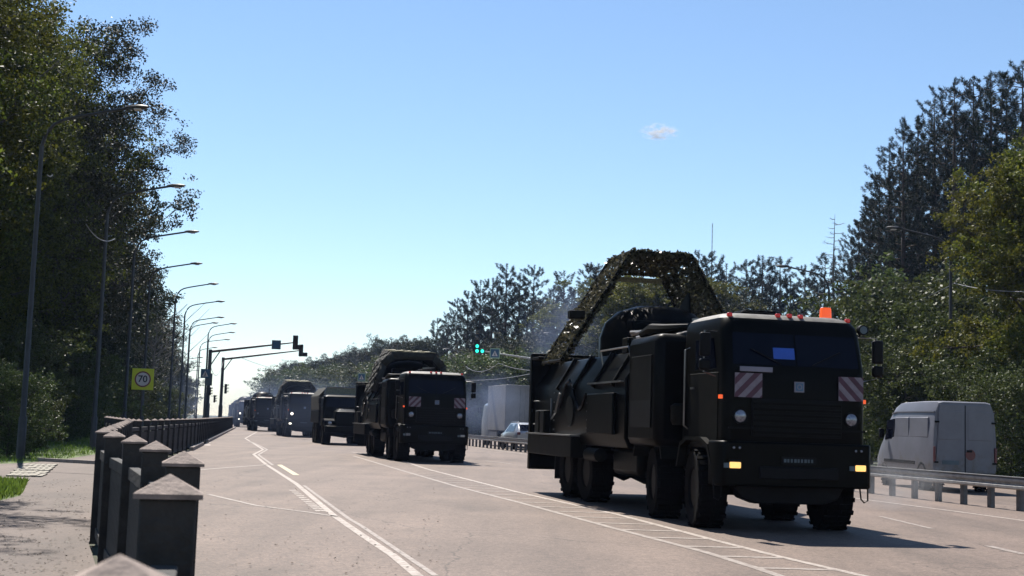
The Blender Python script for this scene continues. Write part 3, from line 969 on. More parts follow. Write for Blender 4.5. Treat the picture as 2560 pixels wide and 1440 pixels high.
# ------------------------------------------------------------------ street lamps
def arm_pts(a, b, up):
    return [a, a + Vector((0, 0, 0.55)), a.lerp(b, 0.12) + Vector((0, 0, up * 0.75)), a.lerp(b, 0.3) + Vector((0, 0, up)), b]
def lamp(base, tip, label, group, r=0.085):
    root = thing('street_lamp', label, 'street lamp', base, 0, group)
    v = tip - base
    zt = v.z
    joint = Vector((0, 0, zt - 1.15))
    MB().tube([(0, 0, 0), (0, 0, 1.2), (0, 0, 1.25), joint], [r * 1.45, r * 1.4, r, r * .72], 9).build('pole', 'pole', root)
    h = Vector((v.x, v.y, 0))
    pts = [joint]
    for t in (0.03, 0.07, 0.13, 0.22, 0.36, 0.6, 0.95):
        z = joint.z + 0.72 * (1 - math.exp(-t * 14)) + 0.40 * t
        pts.append(h * t + Vector((0, 0, z)))
    MB().tube(pts, [r * .62] * 3 + [r * .5] * 5, 7).build('arm', 'pole', root)
    e = pts[-1]; u = h.normalized()
    hd = MB().loft([[e + u * a + Vector((-u.y, u.x, 0)) * (w * math.cos(q)) + Vector((0, 0, .015 + t * math.sin(q))) for q in [k * math.pi / 4 for k in range(8)]] for a, w, t in ((-.12, .05, .04), (.1, .13, .075), (.42, .15, .07), (.6, .06, .03))])
    hd.build('lamp_head', 'pole', root)
    MB().box(e + u * 0.28 + Vector((0, 0, -.06)), (.2, .2, .03)).build('diffuser', 'sign_white', root)
    return root
left_l = [(335, 265, 110), (435, 462, 272), (475, 577, 338), (487, 657, 376), (530, 708, 440), (548, 752, 463), (549, 792, 476), (535, 806, 474), (581, 808, 521), (578, 830, 521), (567, 848, 500), (535, 868, 495)]
left_d = [38, 51, 63.5, 77, 89, 102, 119, 127, 128, 142, 157, 175]
for i, ((tx, ty, bx), d) in enumerate(zip(left_l, left_d)):
    tip = D(tx, ty, d)
    q = D(bx, ty + 20, d + 0.6)
    lamp(Vector((q.x, q.y, 0)), tip, ['tall curved-arm street lamp on the grass verge by the first shrubs', 'tall street lamp whose arm pokes through the oak crown', 'tall street lamp left of the yellow speed sign', 'tall street lamp just past the yellow speed sign'][i] if i < 4 else 'slender curved-arm street lamp in the row receding along the left kerb',
         None if i < 4 else 'left row of street lamps')
for i, (tx, ty, d) in enumerate([(500, 893, 195), (497, 905, 215), (495, 915, 235), (492, 925, 255)]):
    tip = D(tx, ty, d); lamp(Vector((tip.x - 2.3, d, 0)), tip, 'slender curved-arm street lamp in the row receding along the left kerb', 'left row of street lamps')
for i, (tx, ty, d, dx) in enumerate([(2243, 568, 55, 2.35), (1962, 664, 69, 2.4), (1372, 832, 118, 2.4), (1118, 872, 150, 2.4)]):
    tip = D(tx, ty, d)
    lamp(Vector((tip.x + dx, d + .4, 0)), tip, ['grey street lamp on the right verge carrying the overhead cable', 'grey street lamp whose arm rises above the first truck', 'street lamp before the wood right of the green signal', 'far street lamp beside the second truck'][i], None)

# ------------------------------------------------------------------ overhead cables
def cable(a, b, sag, label, r=0.018):
    pts = [a.lerp(b, t / 14) + Vector((0, 0, -4 * sag * (t / 14) * (1 - t / 14))) for t in range(15)]
    o0 = pts[0].copy()
    root = MB().tube([p - o0 for p in pts], r, 5).build('overhead_cable', 'cable', None, o0)
    tag(root, label, 'cable')
rp = D(2386, 708, 55.4)
cable(rp, D(2130, 782, 68.8), 0.35, 'slack overhead cable from the right lamp post down behind the truck cab')
cable(rp, D(2700, 716, 42), 0.25, 'overhead cable running right from the lamp post')
cable(D(600, 893, 96), D(706, 925, 130), 0.12, 'overhead cable falling from the signal gantry to the far trees')
cable(D(523, 900, 94), D(558, 905, 111), 1.1, 'looping cable between the two signal gantry poles')
cable(D(1246, 908, 92), D(1330, 926, 84), 0.1, 'overhead cable by the crossing sign on the right', .02)
cable(D(1165, 916, 110), D(1246, 908, 92), 0.5, 'sagging overhead cable below the green signal', .02)
cable(D(1160, 950, 108), D(1330, 934, 80), 0.15, 'low overhead cable beneath the green signal', .02)
cable(D(118, 437, 38.6), D(132, 437, 38.9), 0.05, 'short cable stub on the first lamp post')
cable(D(215, 560, 48), D(287, 597, 52), 0.3, 'cable loop before the left trees at the second lamp post')
cable(D(440, 775, 90), D(462, 818, 103), 0.6, 'sagging cable between lamp posts of the left row')

# ------------------------------------------------------------------ signs
def text_mesh(txt, size, material):
    cu = bpy.data.curves.new('t', 'FONT')
    cu.body = txt; cu.size = size; cu.align_x = 'CENTER'; cu.align_y = 'CENTER'; cu.extrude = 0.002; cu.offset = size * 0.018
    ob = bpy.data.objects.new('t', cu); COL.objects.link(ob)
    dg = bpy.context.evaluated_depsgraph_get()
    me = bpy.data.meshes.new_from_object(ob.evaluated_get(dg))
    bpy.data.objects.remove(ob)
    me.materials.clear(); me.materials.append(MT[material])
    return me
def plate(mb, w, h, y0, y1):
    return mb.span(-w / 2, w / 2, y0, y1, -h / 2, h / 2)
# the 70 sign: x right, z up, faces -y
sp = D(357, 948, 62)
s_sz = 53 / F * 62
sg = thing('speed_sign', 'square yellow-green sign with a red-ringed 70 on a thin post', 'sign', (sp.x, 62, 0), R(6))
MB().tube([(0, .05, 0), (0, .05, sp.z + .3)], .035, 8).build('post', 'pole', sg)
pl_ = plate(MB(), s_sz, s_sz, -.012, .012).build('plate', 'sign_yellow', sg, (0, 0, sp.z), 0, .004)
MB().lathe([(s_sz * .375, 0), (s_sz * .375, .004), (s_sz * .31, .004), (s_sz * .31, 0)], 'y', 40, ring=True).build('red_ring', 'sign_red', pl_, (0, -.018, 0))
MB().lathe([(s_sz * .32, 0), (s_sz * .32, .003)], 'y', 40).build('white_disc', 'sign_white', pl_, (0, -.0165, 0))
t70 = link('numeral', text_mesh('70', s_sz * .44, 'sign_black'), pl_, (0, -.022, 0.0)); t70.rotation_euler = (R(90), 0, 0)

def crossing_face(parent, w, border, y=-.016):
    if border:
        plate(MB(), w * 1.25, w * 1.25, -.010, .008).build('border', 'sign_green', parent, (0, 0, 0))
    plate(MB(), w, w, y, -.011).build('blue_field', 'sign_blue', parent)
    MB().prism([(-w * .36, -w * .34), (w * .36, -w * .34), (0, w * .34)], 'y', y - .004, y - .001).build('triangle', 'sign_white', parent)
    f = MB()
    q = y - .007
    f.prism([(-w * .03, w * .12), (w * .03, w * .12), (w * .03, w * .18), (-w * .03, w * .18)], 'y', q, q + .002)
    f.prism([(-w * .05, -w * .1), (w * .05, -w * .1), (w * .04, w * .1), (-w * .03, w * .1)], 'y', q, q + .002)
    f.prism([(-w * .12, -w * .3), (-w * .06, -w * .3), (w * .02, -w * .09), (-w * .05, -w * .09)], 'y', q, q + .002)
    f.prism([(w * .12, -w * .3), (w * .06, -w * .3), (-w * .02, -w * .09), (w * .05, -w * .09)], 'y', q, q + .002)
    f.build('walking_figure', 'sign_black', parent)

def signal_head(parent, c, s=1.0, facing=1, side=None, on=False, name='signal_head'):
    """three stacked lamps; facing=+1 shows its back to the camera, -1 its lenses"""
    hd = MB()
    hd.box((0, 0, 0), (.34 * s, .24 * s, 1.0 * s))
    if side: hd.box((side * .36 * s, 0, -.33 * s), (.38 * s, .22 * s, .34 * s))
    o = hd.build(name, 'signal', parent, c, 0, .02)
    cells = [(0, .33), (0, 0), (0, -.33)] + ([(side * .36, -.33)] if side else [])
    for k, (x, z) in enumerate(cells):
        yy = facing * .14 * s
        v = MB()
        n = 10
        for j in range(n + 1):
            a = math.pi * (j / n) * 1.1 - .05 * math.pi
            v.beam((x * s + .13 * s * math.cos(a), yy, z * s + .13 * s * math.sin(a)), (x * s + .13 * s * math.cos(a), yy + facing * .2 * s, z * s + .13 * s * math.sin(a)), .045 * s, .012)
        v.build('visor', 'signal', o)
        lit = on and k in on
        MB().lathe([(.12 * s, 0), (.09 * s, facing * .02), (.001, facing * .03)], 'y', 16, (x * s, facing * .121 * s, z * s)).build('lens', 'green_on' if lit else 'signal_off', o)
    return o

def gantry(pole_px, pole_py, d, end_px, end_py, label, side):
    j = D(pole_px, pole_py, d); e = D(end_px, end_py, d)
    root = thing('signal_gantry', label, 'traffic light', (j.x, d, 0))
    L = e - j
    MB().tube([(0, 0, 0), (0, 0, 2.2), (0, 0, 2.25), (0, 0, j.z + .15)], [.17, .17, .13, .12], 10).build('pole', 'pole', root)
    jz = Vector((0, 0, j.z))
    MB().tube([jz, jz + L * .5, jz + L], [.095, .08, .045], 8).build('arm', 'pole', root)
    MB().tube([(0, 0, j.z - 1.05), jz + L * (.12 if abs(L.x) > 3 else .2)], .04, 6).build('brace', 'pole', root)
    signal_head(root, jz + L + Vector((.0, .1, .0)), 1.0, 1, side)
    return root, jz, L
ga1, jz1, L1 = gantry(526, 879, 94, 738, 856, 'grey signal gantry with a square crossing sign on its arm, over the left lanes', 1)
sb = thing('crossing_sign', 'dark square crossing sign hung on the left gantry arm', 'sign', (D(691, 862, 93.9).x, 93.86, D(691, 862, 93.9).z))
plate(MB(), .64, .64, -.02, .0).build('plate', 'sign_back', sb, (0, 0, 0), 0, .01)
plate(MB(), .46, .46, -.026, -.021).build('panel', 'sign_blue', sb)
ga2, jz2, L2 = gantry(558, 898, 112, 752, 876, 'plain grey signal gantry just beyond the one with the square sign', 1)
# extra heads and signs low on the first pole
q = D(514, 934, 93.7)
sgn = thing('crossing_sign', 'blue crossing sign with white triangle on the near gantry pole', 'sign', (q.x, 93.6, q.z))
crossing_face(sgn, .62, False); plate(MB(), .64, .64, -.010, .004).build('plate', 'sign_back', sgn)
q2 = D(523, 945, 93.9)
sgn2 = thing('crossing_sign', 'second crossing sign set back behind the first on the gantry pole', 'sign', (q2.x, 93.75, q2.z - .1))
plate(MB(), .5, .85, -.01, .01).build('plate', 'sign_back', sgn2)
for nm, (px, py, d), lab in [('pedestrian_signal', (525, 978, 93.8), 'small black signal head on the near gantry pole'), ('pedestrian_signal', (536, 997, 100), 'small black signal head low by the near gantry pole'), ('traffic_light', (564, 972, 111.5), 'black three-lamp signal on the far gantry pole, seen side on')]:
    q = D(px, py, d)
    root = thing(nm, lab, 'traffic light', (q.x, q.y, q.z))
    o = signal_head(root, (0, 0, 0), .8 if nm == 'traffic_light' else .55, 1)
    o.rotation_euler[2] = R(-80)
    MB().beam((0, 0, .2), (-.3, .1, .2), .04, .04).build('bracket', 'pole', root)
# right gantry with lit green signal
qa, qb = D(1193, 876, 92), D(1470, 918, 92)
gr = thing('signal_gantry', 'grey signal gantry on the right whose signal shows green', 'traffic light', (qb.x, 92, 0))
MB().tube([(0, 0, 0), (0, 0, 2.2), (0, 0, 2.25), (0, 0, qb.z + .1)], [.17, .17, .13, .12], 10).build('pole', 'pole', gr)
L3 = qa - qb
MB().tube([Vector((0, 0, qb.z)), Vector((0, 0, qb.z)) + L3 * .5, Vector((0, 0, qb.z)) + L3 * .97], [.09, .07, .045], 8).build('arm', 'galv', gr)
signal_head(gr, Vector((0, -.12, qb.z)) + L3 + Vector((0, 0, .28)), 1.0, -1, 1, on=(1, 2, 3))
q = D(1237, 883, 91.6)
cs_ = thing('crossing_sign', 'blue crossing sign with pale green border hung right of the green signal', 'sign', (q.x, 91.75, q.z))
crossing_face(cs_, .56, True)
q = D(904, 943, 96)
cs2 = thing('crossing_sign', 'green-bordered crossing sign standing behind the second truck', 'sign', (q.x, 96, 0))
MB().tube([(0, .05, 0), (0, .05, q.z + .3)], .04, 8).build('post', 'pole', cs2)
bd = MB().box((0, .01, 0), (.5, .02, .5)).build('plate', 'sign_back', cs2, (0, 0, q.z))
crossing_face(bd, .46, True)
q = D(400, 990, 105)
cs3 = thing('route_sign', 'small grey sign on a post among the left lamp posts', 'sign', (q.x, 105, 0))
MB().tube([(0, .03, 0), (0, .03, q.z + .4)], .04, 8).build('post', 'pole', cs3)
MB().box((0, 0, q.z), (.45, .03, .8)).build('plate', 'sign_back', cs3)
# radio mast
q = D(1781, 558, 330)
rm = thing('radio_mast', 'thin distant radio mast rising over the pine wood', 'mast', (q.x, 330, 0))
mm = MB()
for k in range(3):
    a = k * 2.094
    mm.tube([(.25 * math.cos(a), .25 * math.sin(a), 0), (.1 * math.cos(a), .1 * math.sin(a), q.z)], .035, 4)
mm.build('legs', 'galv', rm)
mm = MB()
for k in range(40):
    z = q.z * k / 40; r_ = .25 - .15 * k / 40
    for a in (0, 2.094, 4.189):
        mm.tube([(r_ * math.cos(a), r_ * math.sin(a), z), (r_ * math.cos(a + 2.094), r_ * math.sin(a + 2.094), z + q.z / 40)], .02, 3)
mm.build('lattice', 'galv', rm)

# ------------------------------------------------------------------ vehicles
def wheel_meshes(r, w, rimr):
    prof = [(rimr, -w * .42), (rimr + .03, -w * .48), (r * .93, -w * .5), (r * .985, -w * .42), (r, -w * .3), (r, w * .3), (r * .985, w * .42), (r * .93, w * .5), (rimr + .03, w * .48), (rimr, w * .42)]
    t = MB().lathe(prof, 'x', 32, ring=True)
    n = 36
    for k in range(n):                                        # tread blocks
        a = 2 * math.pi * k / n
        Mx = Matrix.Rotation(a, 3, 'X')
        for sx in (-1, 1):
            t.box(Mx @ Vector((sx * w * .25 + (.02 if k % 2 else -.02), 0, r + .004)), (w * .42, r * .11, .03), M=Mx)
    ty = t.mesh('tyre', 'rubber')
    rm_ = MB().lathe([(rimr, -w * .40), (rimr * .93, -w * .38), (rimr * .86, -w * .18), (rimr * .5, -w * .10), (rimr * .42, -w * .3), (rimr * .2, -w * .34), (.001, -w * .34)], 'x', 24)
    for k in range(10):
        a = 2 * math.pi * k / 10
        rm_.box((-w * .16, rimr * .66 * math.cos(a), rimr * .66 * math.sin(a)), (.05, .03, .03))
    rm2 = rm_.mesh('rim', 'rim')
    return ty, rm2
TY, RIM = wheel_meshes(0.60, 0.44, 0.30)
TYV, RIMV = wheel_meshes(0.33, 0.22, 0.20)

def wheel(parent, x, y, r, meshes, steer=0.0):
    t = link('wheel', meshes[0], parent, (x, y, r), (math.pi if x > 0 else 0) + steer)
    link('rim', meshes[1], t)
    return t

def rring(hw, yf, yb, z, rad, n=6, crown=0.0):
    """rounded rectangle ring in plan at height z"""
    pts = []
    for cx, cy_, a0 in ((hw - rad, yb - rad, 0), (-hw + rad, yb - rad, 90), (-hw + rad, yf + rad, 180), (hw - rad, yf + rad, 270)):
        for k in range(n + 1):
            a = R(a0 + 90 * k / n)
            pts.append((cx + rad * math.cos(a), cy_ + rad * math.sin(a), z))
    return pts

def chevron(parent, cx, cz, w, h, y, flip):
    p = plate(MB(), w, h, y - .012, y).build('warning_plate', 'chev_w', parent, (cx, 0, cz), 0)
    # diagonal red bands, clipped to the plate
    n = 3
    step = (w + h) / 3.55
    for k in range(-1, 5):
        a = -w / 2 - h / 2 + k * step + step * .35
        b = a + step * .47
        # band between lines x + s*z = a..b
        poly = []
        s = -1 if flip else 1
        def clip(poly, f):
            out = []
            for i in range(len(poly)):
                P, Q = poly[i], poly[(i + 1) % len(poly)]
                fp, fq = f(P), f(Q)
                if fp >= 0: out.append(P)
                if fp * fq < 0:
                    t = fp / (fp - fq); out.append((P[0] + (Q[0] - P[0]) * t, P[1] + (Q[1] - P[1]) * t))
            return out
        poly = [(-w / 2, -h / 2), (w / 2, -h / 2), (w / 2, h / 2), (-w / 2, h / 2)]
        poly = clip(poly, lambda q: q[0] + s * q[1] - a)
        if len(poly) > 2: poly = clip(poly, lambda q: b - (q[0] + s * q[1]))
        if len(poly) > 2:
            MB().prism(poly, 'y', y - .017, y - .013).build('red_band', 'chev_r', p)
    return p

def army_truck(bx, by, heading, label, arch=None, chev=False, fog=False, head=False, beacon=False, superstruct=True, detail=2, kind='cab', group=None, steer=0.0):
    """local frame: the front looks along -y, origin on the ground under the front bumper"""
    T = thing('army_truck', label, 'truck', (bx, by, 0), heading, group)
    def P(name, mb, m, bevel=0.0, parent=T): return mb.build(name, m, parent, (0, 0, 0), 0, bevel)
    axles = (1.12, 3.06, 7.3, 8.75)
    for i, y in enumerate(axles):
        for x in (-1.03, 1.03):
            wheel(T, x, y, .60, (TY, RIM), steer if i < 2 else 0)
    # frame, axles, underside
    for x in (-.44, .44): P('frame_rail', MB().span(x - .06, x + .06, .5, 10.6, .78, 1.04), 'black')
    for y in (1.7, 4.5, 9.6): P('cross_member', MB().span(-.38, .38, y - .1, y + .1, .8, 1.0), 'black')
    for y in axles:
        P('axle', MB().tube([(-.85, y, .60), (-.3, y, .60), (0, y, .60), (.3, y, .60), (.85, y, .60)], [.10, .11, .24, .11, .10], 10), 'black')
    P('engine_pan', MB().span(-.52, .52, .45, 2.6, .48, 1.25), 'black', .08)
    P('front_cross_member', MB().prism([(-.95, .80), (-.78, .50), (-.55, .42), (.55, .42), (.78, .50), (.95, .80)], 'y', .30, .55), 'black', .02)
    P('fuel_tank', MB().span(-1.2, -.62, 4.0, 5.6, .62, 1.14), 'olive', .1)
    P('fuel_tank', MB().span(.62, 1.2, 4.0, 5.6, .62, 1.14), 'olive', .1)
    # bumper
    bm = MB().prism([(-1.24, .16), (-1.16, .03), (-.95, 0), (.95, 0), (1.16, .03), (1.24, .16), (1.24, .5), (-1.24, .5)], 'z', .68, 1.34)
    P('bumper', bm, 'olive', .03)
    P('bumper_step', MB().span(-.62, .62, -.05, .1, .80, .98), 'black', .015)
    P('number_plate', MB().span(-.28, .28, -.018, -.004, 1.02, 1.13), 'black')
    mk = MB()
    for k in range(9): mk.span(-.24 + k * .054, -.24 + k * .054 + (.03 if k % 3 else .038), -.022, -.019, 1.05, 1.10)
    P('plate_marks', mk, 'sign_back')
    # cab
    cab = MB().loft([rring(1.11, .14, 2.0, 1.02, .10), rring(1.14, .10, 2.02, 1.3, .14), rring(1.14, .09, 2.02, 2.0, .16), rring(1.14, .11, 2.02, 2.46, .15),
                     rring(1.125, .235, 2.01, 2.95, .17), rring(1.115, .28, 2.0, 3.10, .18), rring(1.08, .36, 1.97, 3.19, .20)])
    P('cab_roof', MB().loft([rring(1.075, .365, 1.965, 3.192, .20), rring(1.03, .43, 1.93, 3.24, .22), rring(.94, .54, 1.86, 3.275, .25), rring(.5, .95, 1.6, 3.30, .2)]), 'roof_glint')  # bright sunlit rim painted in by a paler roof colour
    c = P('cab', cab, 'olive', 0)
    # windscreen: two panes following the raked front, one wiper each
    def front_y(z): return .11 + (z - 2.46) * (.125 / .49) if z < 2.95 else .235
    for s in (-1, 1):
        z0, z1 = 2.48, 2.96
        xi, xo0, xo1 = .015, 1.01, .985
        g = MB().add([(s * xi, front_y(z0) - .012, z0), (s * xo0, front_y(z0) - .006, z0), (s * xo1, front_y(z1) - .006, z1), (s * xi, front_y(z1) - .012, z1),
                      (s * xi, front_y(z0) + .03, z0), (s * xo0, front_y(z0) + .03, z0), (s * xo1, front_y(z1) + .03, z1), (s * xi, front_y(z1) + .03, z1)],
                     [(0, 1, 2, 3), (4, 5, 6, 7), (0, 1, 5, 4), (1, 2, 6, 5), (2, 3, 7, 6), (3, 0, 4, 7)])
        P('windscreen', g, 'glass')
        P('windscreen', MB().add([(s * (1.135 if z < 2.6 else 1.09) + s * .075 - s * .0, yy, z) for z in (2.46,) for yy in (.42, 1.35)] + [(s * 1.155, 1.35, 2.90), (s * 1.155, .52, 2.90)], [(0, 1, 2, 3)]), 'glass') if False else None
        w = MB().prism([(.45, 2.42), (1.35, 2.42), (1.35, 2.88), (.62, 2.88)], 'x', s * 1.09, s * 1.147)
        P('side_window', w, 'glass')
        P('wiper', MB().beam((s * .25, front_y(2.5) - .03, 2.50), (s * .72, front_y(2.72) - .035, 2.72), .02, .015), 'black')
        # door
        dr = P('door', MB().prism([(.36, 1.28), (1.58, 1.28), (1.58, 2.36), (.36, 2.36)], 'x', s * 1.13, s * 1.152), 'olive_lt', .01)
        P('door_handle', MB().span(min(s * 1.152, s * 1.175), max(s * 1.152, s * 1.175), 1.36, 1.5, 2.12, 2.15), 'steel', 0, dr)
        P('grab_rail', MB().tube([(s * 1.14, 1.66, 1.5), (s * 1.21, 1.66, 1.55), (s * 1.21, 1.66, 2.75), (s * 1.10, 1.66, 2.8)], .016, 6), 'steel')
        P('side_marker', MB().span(min(s * 1.13, s * 1.18), max(s * 1.13, s * 1.18), .2, .26, 1.96, 2.02), 'amber')
        # steps and mudguard behind the front wheel
        P('mudguard', MB().prism([(.35, 1.0), (.5, 1.28), (.8, 1.38), (1.45, 1.38), (1.75, 1.28), (1.9, .9), (1.85, .9), (1.70, 1.23), (1.42, 1.33), (.82, 1.33), (.55, 1.23), (.40, 1.0)], 'x', s * .80, s * 1.25), 'olive_lt')
        P('air_filter', MB().tube([(s * 1.16, 1.98, 1.55), (s * 1.16, 1.98, 1.62), (s * 1.16, 1.98, 1.86), (s * 1.16, 1.98, 1.90)], [.12, .16, .16, .10], 12), 'olive_lt') if s < 0 else None
        # mirrors
        mr = P('mirror', MB().box((s * 1.40, .26, 2.76), (.17, .09, .36)), 'black', .03)
        P('mirror_glass', MB().box((s * 1.40, .31, 2.76), (.14, .012, .32)), 'lens', 0, mr)
        P('wide_mirror', MB().box((s * 1.40, .26, 2.46), (.18, .10, .18)), 'black', .04)
        P('mirror_arm', MB().tube([(s * 1.15, .42, 2.98), (s * 1.40, .30, 2.97), (s * 1.40, .30, 2.35), (s * 1.19, .36, 2.30)], .013, 6), 'steel')
        # lamps
        hl_ = P('headlamp', MB().lathe([(.001, -.018), (.05, -.014), (.09, 0), (.10, .02), (.10, .05)], 'y', 24, (s * .89, .085, 1.71)), 'lamp_white' if head else 'lens')
        P('headlamp_ring', MB().lathe([(.10, -.01), (.12, -.012), (.12, .03), (.10, .03)], 'y', 24, (s * .89, .08, 1.71), True), 'black', 0, hl_)
        fg = P('fog_lamp', MB().box((s * .995, .005, .99), (.165, .06, .09)), 'lamp_on' if fog else ('lamp_white' if head else 'lens'), .012)
        P('fog_bezel', MB().span(s * .995 - .10, s * .995 + .10, -.01, .03, 1.04, 1.07), 'black', 0, fg)
        P('reflector', MB().box((s * .995 - .14, -.006, .985), (.08, .02, .07)), 'sign_back')
        for dx in (-.05, .04):
            P('bumper_lamp', MB().lathe([(.001, -.012), (.018, -.006), (.02, .01)], 'y', 10, (s * .97 + dx, .0, 1.245)), 'lens')
        P('headlamp_guard', MB().span(s * .89 - .20, s * .89 + .20, .045, .07, 1.52, 1.55), 'black')
    P('grille_panel', MB().span(-.72, .72, .06, .10, 1.42, 1.98), 'black', .01)
    for k in range(6):
        P('grille_slat', MB().span(-.70, .70, .035, .062, 1.46 + k * .085, 1.50 + k * .085), 'olive', .006)
    em = P('emblem', MB().box((0.03, .075, 2.17), (.155, .02, .155)), 'plate')
    P('emblem_inset', MB().box((0.03, .063, 2.17), (.115, .006, .115)), 'sign_blue', 0, em)
    P('emblem_ring', MB().lathe([(.025, 0), (.042, 0), (.042, .004), (.025, .004)], 'y', 16, (.03, .055, 2.17), True), 'plate', 0, em)
    for x in (-.95, -.17, .02, .20, .98):
        P('marker_lamp', MB().box((x, .44, 3.265 - .03 * abs(x)), (.075, .07, .06)), 'red', .015)
    P('roof_hatch', MB().span(-.55, .12, .95, 1.55, 3.29, 3.345).span(-.48, .05, 1.0, 1.5, 3.345, 3.38), 'olive', .015)
    if beacon:
        b = P('beacon', MB().loft([rring(.085, .87, 1.03, 3.32, .05, 4), rring(.08, .875, 1.025, 3.46, .05, 4), rring(.07, .885, 1.015, 3.49, .04, 4)]).add([], []), 'amber')
        b.location = (.86, 0, -.02)
        bb = P('beacon_base', MB().span(.51, .69, .85, 1.05, 3.25, 3.32), 'black', .01, b); bb.location = (-.60, 0, 0)
        P('spot_lamp', MB().lathe([(.08, -.05), (.08, .03), (.03, .09)], 'y', 20, (1.22, .42, 3.10)), 'black')
        P('spot_lens', MB().lathe([(.001, -.055), (.06, -.052)], 'y', 20, (1.22, .42, 3.10)), 'sign_back')
        P('spot_bracket', MB().tube([(1.02, .5, 2.98), (1.16, .46, 2.98), (1.22, .45, 3.05)], .02, 6), 'black')
    if chev:
        if beacon: P('name_strip', MB().box((-.66, .07, 2.41), (.52, .02, .075)), 'plate', .006)
        chevron(T, -.78, 2.17, .43, .36, .075, True)
        chevron(T, .865, 2.17, .40, .36, .075, False)
        if beacon: P('windscreen_card', MB().add([(-.36, front_y(2.6) - .020, 2.58), (-.02, front_y(2.6) - .020, 2.58), (-.02, front_y(2.75) - .020, 2.75), (-.36, front_y(2.75) - .020, 2.75),
                                    (-.36, front_y(2.6) - .014, 2.58), (-.02, front_y(2.6) - .014, 2.58), (-.02, front_y(2.75) - .014, 2.75), (-.36, front_y(2.75) - .014, 2.75)],
                                   [(0, 1, 2, 3), (4, 5, 6, 7), (0, 1, 5, 4), (1, 2, 6, 5), (2, 3, 7, 6), (3, 0, 4, 7)]), 'blue_card')
    P('step_loop', MB().tube([(1.10, .25, .78), (1.12, .22, .52), (1.17, .22, .47), (1.23, .22, .5), (1.24, .25, .78)], .012, 6), 'black')
    P('step_loop', MB().tube([(-1.10, .25, .78), (-1.12, .22, .52), (-1.17, .22, .47), (-1.23, .22, .5), (-1.24, .25, .78)], .012, 6), 'black')
    # body: overhanging hull
    hw = 1.50
    if superstruct:
        P('hull', MB().loft([[(-1.42, y, 1.12), (1.42, y, 1.12), (hw, y, 1.3), (hw, y, 2.28 if y > 4.2 else 2.35), (1.12, y, 2.86), (-1.12, y, 2.86), (-hw, y, 2.28 if y > 4.2 else 2.35), (-hw, y, 1.3)] for y in (3.9, 4.3, 7.0, 10.7)]), 'olive', .02)
        P('generator_box', MB().span(-1.48, 1.48, 2.25, 3.88, 1.18, 3.05), 'olive', .14)
        P('box_door', MB().span(-1.495, -1.48, 2.5, 3.6, 1.5, 2.7), 'olive_lt', .01)
        P('rear_bulkhead', MB().span(-1.60, 1.60, 10.7, 10.88, .50, 3.08), 'olive', .02)
        P('rear_flap', MB().span(-1.60, 1.60, 10.05, 10.7, 2.92, 2.98), 'olive_lt', .01)
        for s in (-1, 1):
            P('side_platform', MB().span(min(s * 1.35, s * 1.66), max(s * 1.35, s * 1.66), 6.9, 10.65, .86, 1.28), 'olive_lt', .02)
            P('platform_edge', MB().span(min(s * 1.35, s * 1.70), max(s * 1.35, s * 1.70), 6.85, 10.68, 1.28, 1.31), 'steel')
            for y in (4.6, 5.9, 7.3, 8.6):
                P('hull_rib', MB().beam((s * 1.525, y, 2.22), (s * 1.14, y, 2.88), .10, .06, (0, 1, 0)), 'olive_lt')
            P('hull_ledge', MB().span(min(s * 1.5, s * 1.56), max(s * 1.5, s * 1.56), 4.0, 6.2, 2.28, 2.31), 'steel')
            for k in range(5):
                P('bolt', MB().box((s * 1.505, 6.3, 1.45 + .16 * k), (.03, .035, .03)), 'steel')
                P('bolt', MB().box((s * 1.505, 8.9, 1.40 + .19 * k), (.03, .035, .03)), 'steel')
            P('side_locker', MB().span(min(s * 1.5, s * 1.58), max(s * 1.5, s * 1.58), 4.4, 6.1, 1.35, 2.1), 'olive', .02)
            for y in axles[1:2]:
                P('mudguard', MB().prism([(y - .78, 1.0), (y - .66, 1.32), (y - .3, 1.44), (y + .3, 1.44), (y + .66, 1.32), (y + .78, 1.0), (y + .73, 1.0), (y + .62, 1.28), (y + .28, 1.39), (y - .28, 1.39), (y - .62, 1.28), (y - .73, 1.0)], 'x', s * .78, s * 1.36), 'olive_lt')
            P('mud_flap', MB().span(min(s * .78, s * 1.3), max(s * .78, s * 1.3), 9.5, 9.53, .35, 1.1), 'black')
        for x in (-1.4, 1.4): P('tail_lamp', MB().span(x - .1, x + .1, 10.88, 10.9, .8, .95), 'tail')
        # turret, sight and fin
        P('turret', MB().lathe([(1.12, 2.80), (1.12, 3.25), (1.02, 3.55), (.78, 3.78), (.42, 3.90), (.001, 3.94)], 'z', 28, (0.05, 7.0, 0)), 'olive')
        P('turret_box', MB().prism([(5.75, 2.86), (6.0, 3.55), (7.0, 3.6), (7.8, 2.86)], 'x', -.75, .9), 'olive', .04)
        P('fin', MB().prism([(6.4, 3.5), (7.4, 3.5), (7.3, 3.75), (6.5, 4.2)], 'x', .55, .60), 'olive')
        P('fin_bar', MB().beam((.5, 6.1, 3.62), (.98, 6.1, 3.66), .05, .05), 'steel')
        P('roof_locker', MB().prism([(3.95, 2.86), (4.1, 3.12), (4.9, 3.16), (5.2, 2.86)], 'x', -1.05, -.2), 'olive', .04)
        P('sight_box', MB().box((-1.78, 6.3, 3.62), (.30, .22, .16)), 'olive_lt', .02) if arch == 'net' else None
        rc = random.Random(5)
